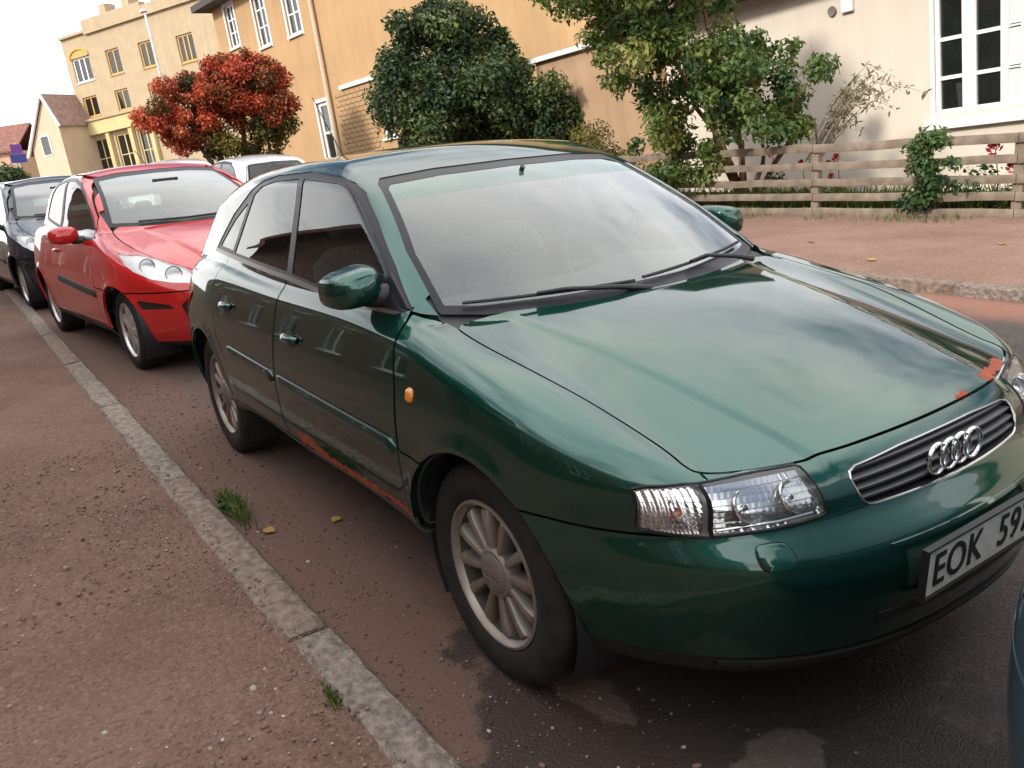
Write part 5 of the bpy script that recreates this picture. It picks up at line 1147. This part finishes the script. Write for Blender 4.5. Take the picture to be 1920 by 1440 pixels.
tree('garden_tree', 'broad dark tree in front of the brick house across the pavement', 'tree', (-7.2, -6.0, 0), blob_set((-7.2, -6.0, 4.0), (1.6, 1.3, 1.6), 34, 41, .7, 260, 1.5), .2, L_DARK, [(-7.2, -6, 3.8), (-8, -5.6, 4.4), (-6.4, -6.3, 4.2)], .16, M_BARK, 42)
tree('garden_hedge', 'clipped hedge along the front of the nearer brick house', 'hedge', (-2, -6.6, 0), [(( -5+1.0*i, -6.6, .75), (.75, .45, .75), 330) for i in range(12)], .13, L_DARK, [(-2, -6.6, .8)], .05, M_BARK, 43)
lp = empty('street_lamp', (-34.9, 6.9, 0), 0, 'thin grey lamp post before the sand coloured building', 'street lamp')
MB().tube([(0, 0, -.1), (-.1, -.05, 4.0), (-.32, -.2, 7.4)], [.07, .055, .04], 10).build('post', M_ALU2, lp, True); MB().box(-.62, -.2, -.32, -.1, 7.36, 7.48, .03).build('lamp_head', M_ALU2, lp)

# ================================================================ other cars
PF = dict(windscreen=[(.1,1.010),(-.4,1.015),(-.665,1.035),(-.62,1.15),(-.55,1.33),(-.515,1.415),(-.3,1.440),(.1,1.447)], ws_x=-1.5, ws_z=.95, ws_border=.03,
  rear_window=[(.1,1.05),(-.53,1.05),(-.56,1.08),(-.48,1.30),(-.44,1.34),(.1,1.36)], rw_x=-2.5,
  dlo=[(-.52,.955),(-.72,1.085),(-1.08,1.292),(-1.30,1.385),(-1.55,1.425),(-1.9,1.435),(-2.3,1.40),(-2.52,1.30),(-2.66,1.15),(-2.66,1.075),(-1.9,1.02),(-1.2,.965),(-.8,.945)],
  panes=[[(-.58,.975),(-.76,1.08),(-1.09,1.267),(-1.32,1.36),(-1.56,1.40),(-1.82,1.41),(-1.78,1.03),(-1.2,.988)],[(-1.88,1.04),(-1.90,1.41),(-2.29,1.378),(-2.49,1.285),(-2.62,1.14),(-2.62,1.10)]],
  hood=[(-.36,.1),(-.38,-.2),(-.47,-.5),(-.52,-.655),(-.30,-.68),(.0,-.66),(.12,-.62),(.30,-.55),(.46,-.46),(.62,-.36),(.70,-.2),(.73,.1)], hood_z=.6,
  cowl=[(-.34,.1),(-.36,-.3),(-.46,-.66),(-.75,-.66),(-.75,.1)],
  lamp_x=-.02, lamps=[('headlight',[(-.775,.872),(-.785,.80),(-.76,.745),(-.70,.695),(-.60,.662),(-.48,.645),(-.44,.655),(-.43,.685),(-.46,.745),(-.55,.80),(-.64,.845)])],
  dark_front=[[(.1,.590),(-.40,.590),(-.52,.565),(-.585,.50),(-.55,.38),(-.40,.31),(.1,.30)], [(-.80,.552),(-.64,.512),(-.62,.482),(-.78,.482)]],
  tail_lamps=[[(-.66,.84),(-.86,.84),(-.84,1.02),(-.70,1.02)]],
  doors=[[(-.56,.975),(-.50,.75),(-.49,.30),(-1.74,.30),(-1.86,.55),(-1.86,1.0),(-1.84,1.45),(-1.5,1.446),(-1.28,1.407),(-1.05,1.312),(-.70,1.115)]],
  handles=[(-1.70,.84)], strip=[((-.47,.548),(-1.74,.605),.055,M_BLACK)], sill_z=.285, fender=(.60, .42, [(.2,-.48),(.6,-.488),(.75,-.495),(.97,-.55)]), fender_top=lambda x: np.where(x < -.5, .965+.3*np.maximum(-.5-x, 0), 2.),
  lip_z=.235, rear_bumper=(-2.75,.62), tailgate=[(.1,.63),(-.6,.63),(-.66,.95),(-.58,1.1),(-.46,1.37),(.1,1.40)])
M_PRED = paint('red_paint', (.42, .012, .012), (.50, .02, .018), .0, .35)
M_PDARK = paint('midnight_paint', (.012, .014, .026), (.03, .032, .05), .4, .35)
M_PSILV = paint('silver_paint', (.45, .46, .48), (.60, .61, .63), .6, .35)
M_PWHITE = paint('white_car_paint', (.70, .70, .70), (.74, .74, .74), 0., .35)
M_PBLUE = paint('steel_blue_paint', (.075, .135, .175), (.13, .20, .25), .5, .35)
G = 'cars parked along the kerb'
red, fR, _ = build_car('red_car', 'bright red small hatchback parked right behind the green car', G, PEU, PF, M_PRED, (-5.10, 0.0, 0), R(5.2), .022, M_ALU2, False, 'star', 7)
def extras(root, f, m, mz=1.0, my=.93, mx=-.86, plate=True):
    for sgn in (-1, 1):
        mr = empty('door_mirror'); mr.parent = root; rows = []
        for t, s_ in ((0, .0), (.03, .55), (.15, .85), (.4, 1.), (.8, 1.), (1., .95), (1., .02)):
            rows.append([(mx+.07-.13*t, sgn*(my+.11*s_*math.copysign(abs(math.cos(a))**.7, math.cos(a))), mz+.068*s_*math.copysign(abs(math.sin(a))**.7, math.sin(a))) for a in (2*math.pi*k/18 for k in range(19))])
        MB().grid(rows).build('mirror_shell', m, mr, True, angle=60)
        MB().tube([(mx+.05, sgn*(my-.22), mz-.06), (mx, sgn*(my-.05), mz-.045)], .03, 8).build('mirror_arm', M_BLACK, mr, True)
    for yv in (-.36, .36):
        st = empty('front_seat'); st.parent = root; build_seat(st, -1.5, yv, M_SEAT)
    MB().box(-.9, -.45, -.7, .7, .75, .96, .04).build('dashboard', M_INNER, root, True); MB().box(-2.5, -2.3, -.6, .6, .5, 1.05, .05).build('rear_bench_back', M_SEAT, root, True); MB().box(-2.7, -.3, -.68, .68, .30, .33).build('cabin_floor', M_BLACK, root)
    MB().box(-1.06, -1.04, -.11, .11, 1.30, 1.36, .008).build('rear_view_mirror', M_BLACK, root)
    pts = [Vector((float(spl(PEU['ws'], z)-.3*y*y)+.015, y, z+.01)) for y, z in ((-.45, 1.045), (-.1, 1.035), (.2, 1.035))]; MB().tube(pts, .008, 5).build('wiper', M_BLACK, root)
def lamp_inside(root, f, spots):
    for o in [o for o in root.children if o.name.split('.')[0] == 'headlight']:
        sgn = 1 if np.mean([v.co.y for v in o.data.vertices]) > 0 else -1
        for yc, zc, r in spots:
            xs = float(surf_x(f, np.array([yc]), np.array([zc]), -.3)[0]) - .030; M4 = Matrix.Translation((xs-.02, sgn*abs(yc), zc)) @ Matrix.Rotation(sgn*R(22), 4, 'Z') @ Matrix.Rotation(R(-18), 4, 'Y')
            b = MB().lathe([(.008, -.02), (r*.5, -.012), (r*.85, .006), (r, .022)], 24, axis='x').build('reflector', M_REFL, o, True); b.data.transform(M4)
            b = MB().lathe([(r, .022), (r*1.12, .024), (r*1.2, .012)], 24, axis='x').build('lamp_bezel', M_BELT, o, True); b.data.transform(M4)
lamp_inside(red, fR, [(-.545, .705, .050), (-.665, .772, .046)])
extras(red, fR, M_PRED)
MB().tube([(-1.5, 0, 1.49), (-1.75, 0, 1.62)], .004, 5).build('aerial', M_BLACK, red)
b3, f3, _ = build_car('dark_car', 'dark blue black hatchback parked behind the red car', G, PEU, PF, M_PDARK, (-9.75, -.32, 0), R(4), .035, M_ALU2, False, 'star', 5); extras(b3, f3, M_PDARK); lamp_inside(b3, f3, [(-.545, .705, .050), (-.665, .772, .046)])
def clone(src, name, loc, rz, label, group, swap):
    def cp(o, par):
        q = o.copy(); COL.objects.link(q); q.parent = par
        if q.data is not None and any(m in swap for m in q.data.materials):
            q.data = q.data.copy()
            for i, m in enumerate(q.data.materials):
                if m in swap: q.data.materials[i] = swap[m]
        for ch in o.children: cp(ch, q)
        return q
    r_ = cp(src, None); r_.name = name; r_.location = loc; r_.rotation_euler = (0, 0, rz); r_['label'] = label; r_['group'] = group; return r_
clone(b3, 'silver_car', (-14.6, -.45, 0), R(3), 'silver hatchback parked behind the dark car', G, {M_PDARK: M_PSILV})
clone(b3, 'white_car', (-19.2, -.45, 0), R(2), 'white hatchback farthest back in the near kerb row', G, {M_PDARK: M_PWHITE})
clone(b3, 'blue_car', (4.357, -.10, 0), R(-2), 'steel blue car whose rear bumper corner shows at the right edge', G, {M_PDARK: M_PBLUE})
G2 = 'white cars parked on the far side'
v = clone(b3, 'white_car', (-16.2, 3.25, 0), R(180), 'white tall car on the far side right behind the green car roof', G2, {M_PDARK: M_PWHITE}); v.scale = (1.12, 1., 1.04)
v = clone(b3, 'white_car', (-22.0, 3.2, 0), R(180), 'white car on the far side above the red car roof', G2, {M_PDARK: M_PWHITE}); v.scale = (1.12, 1., 1.12)
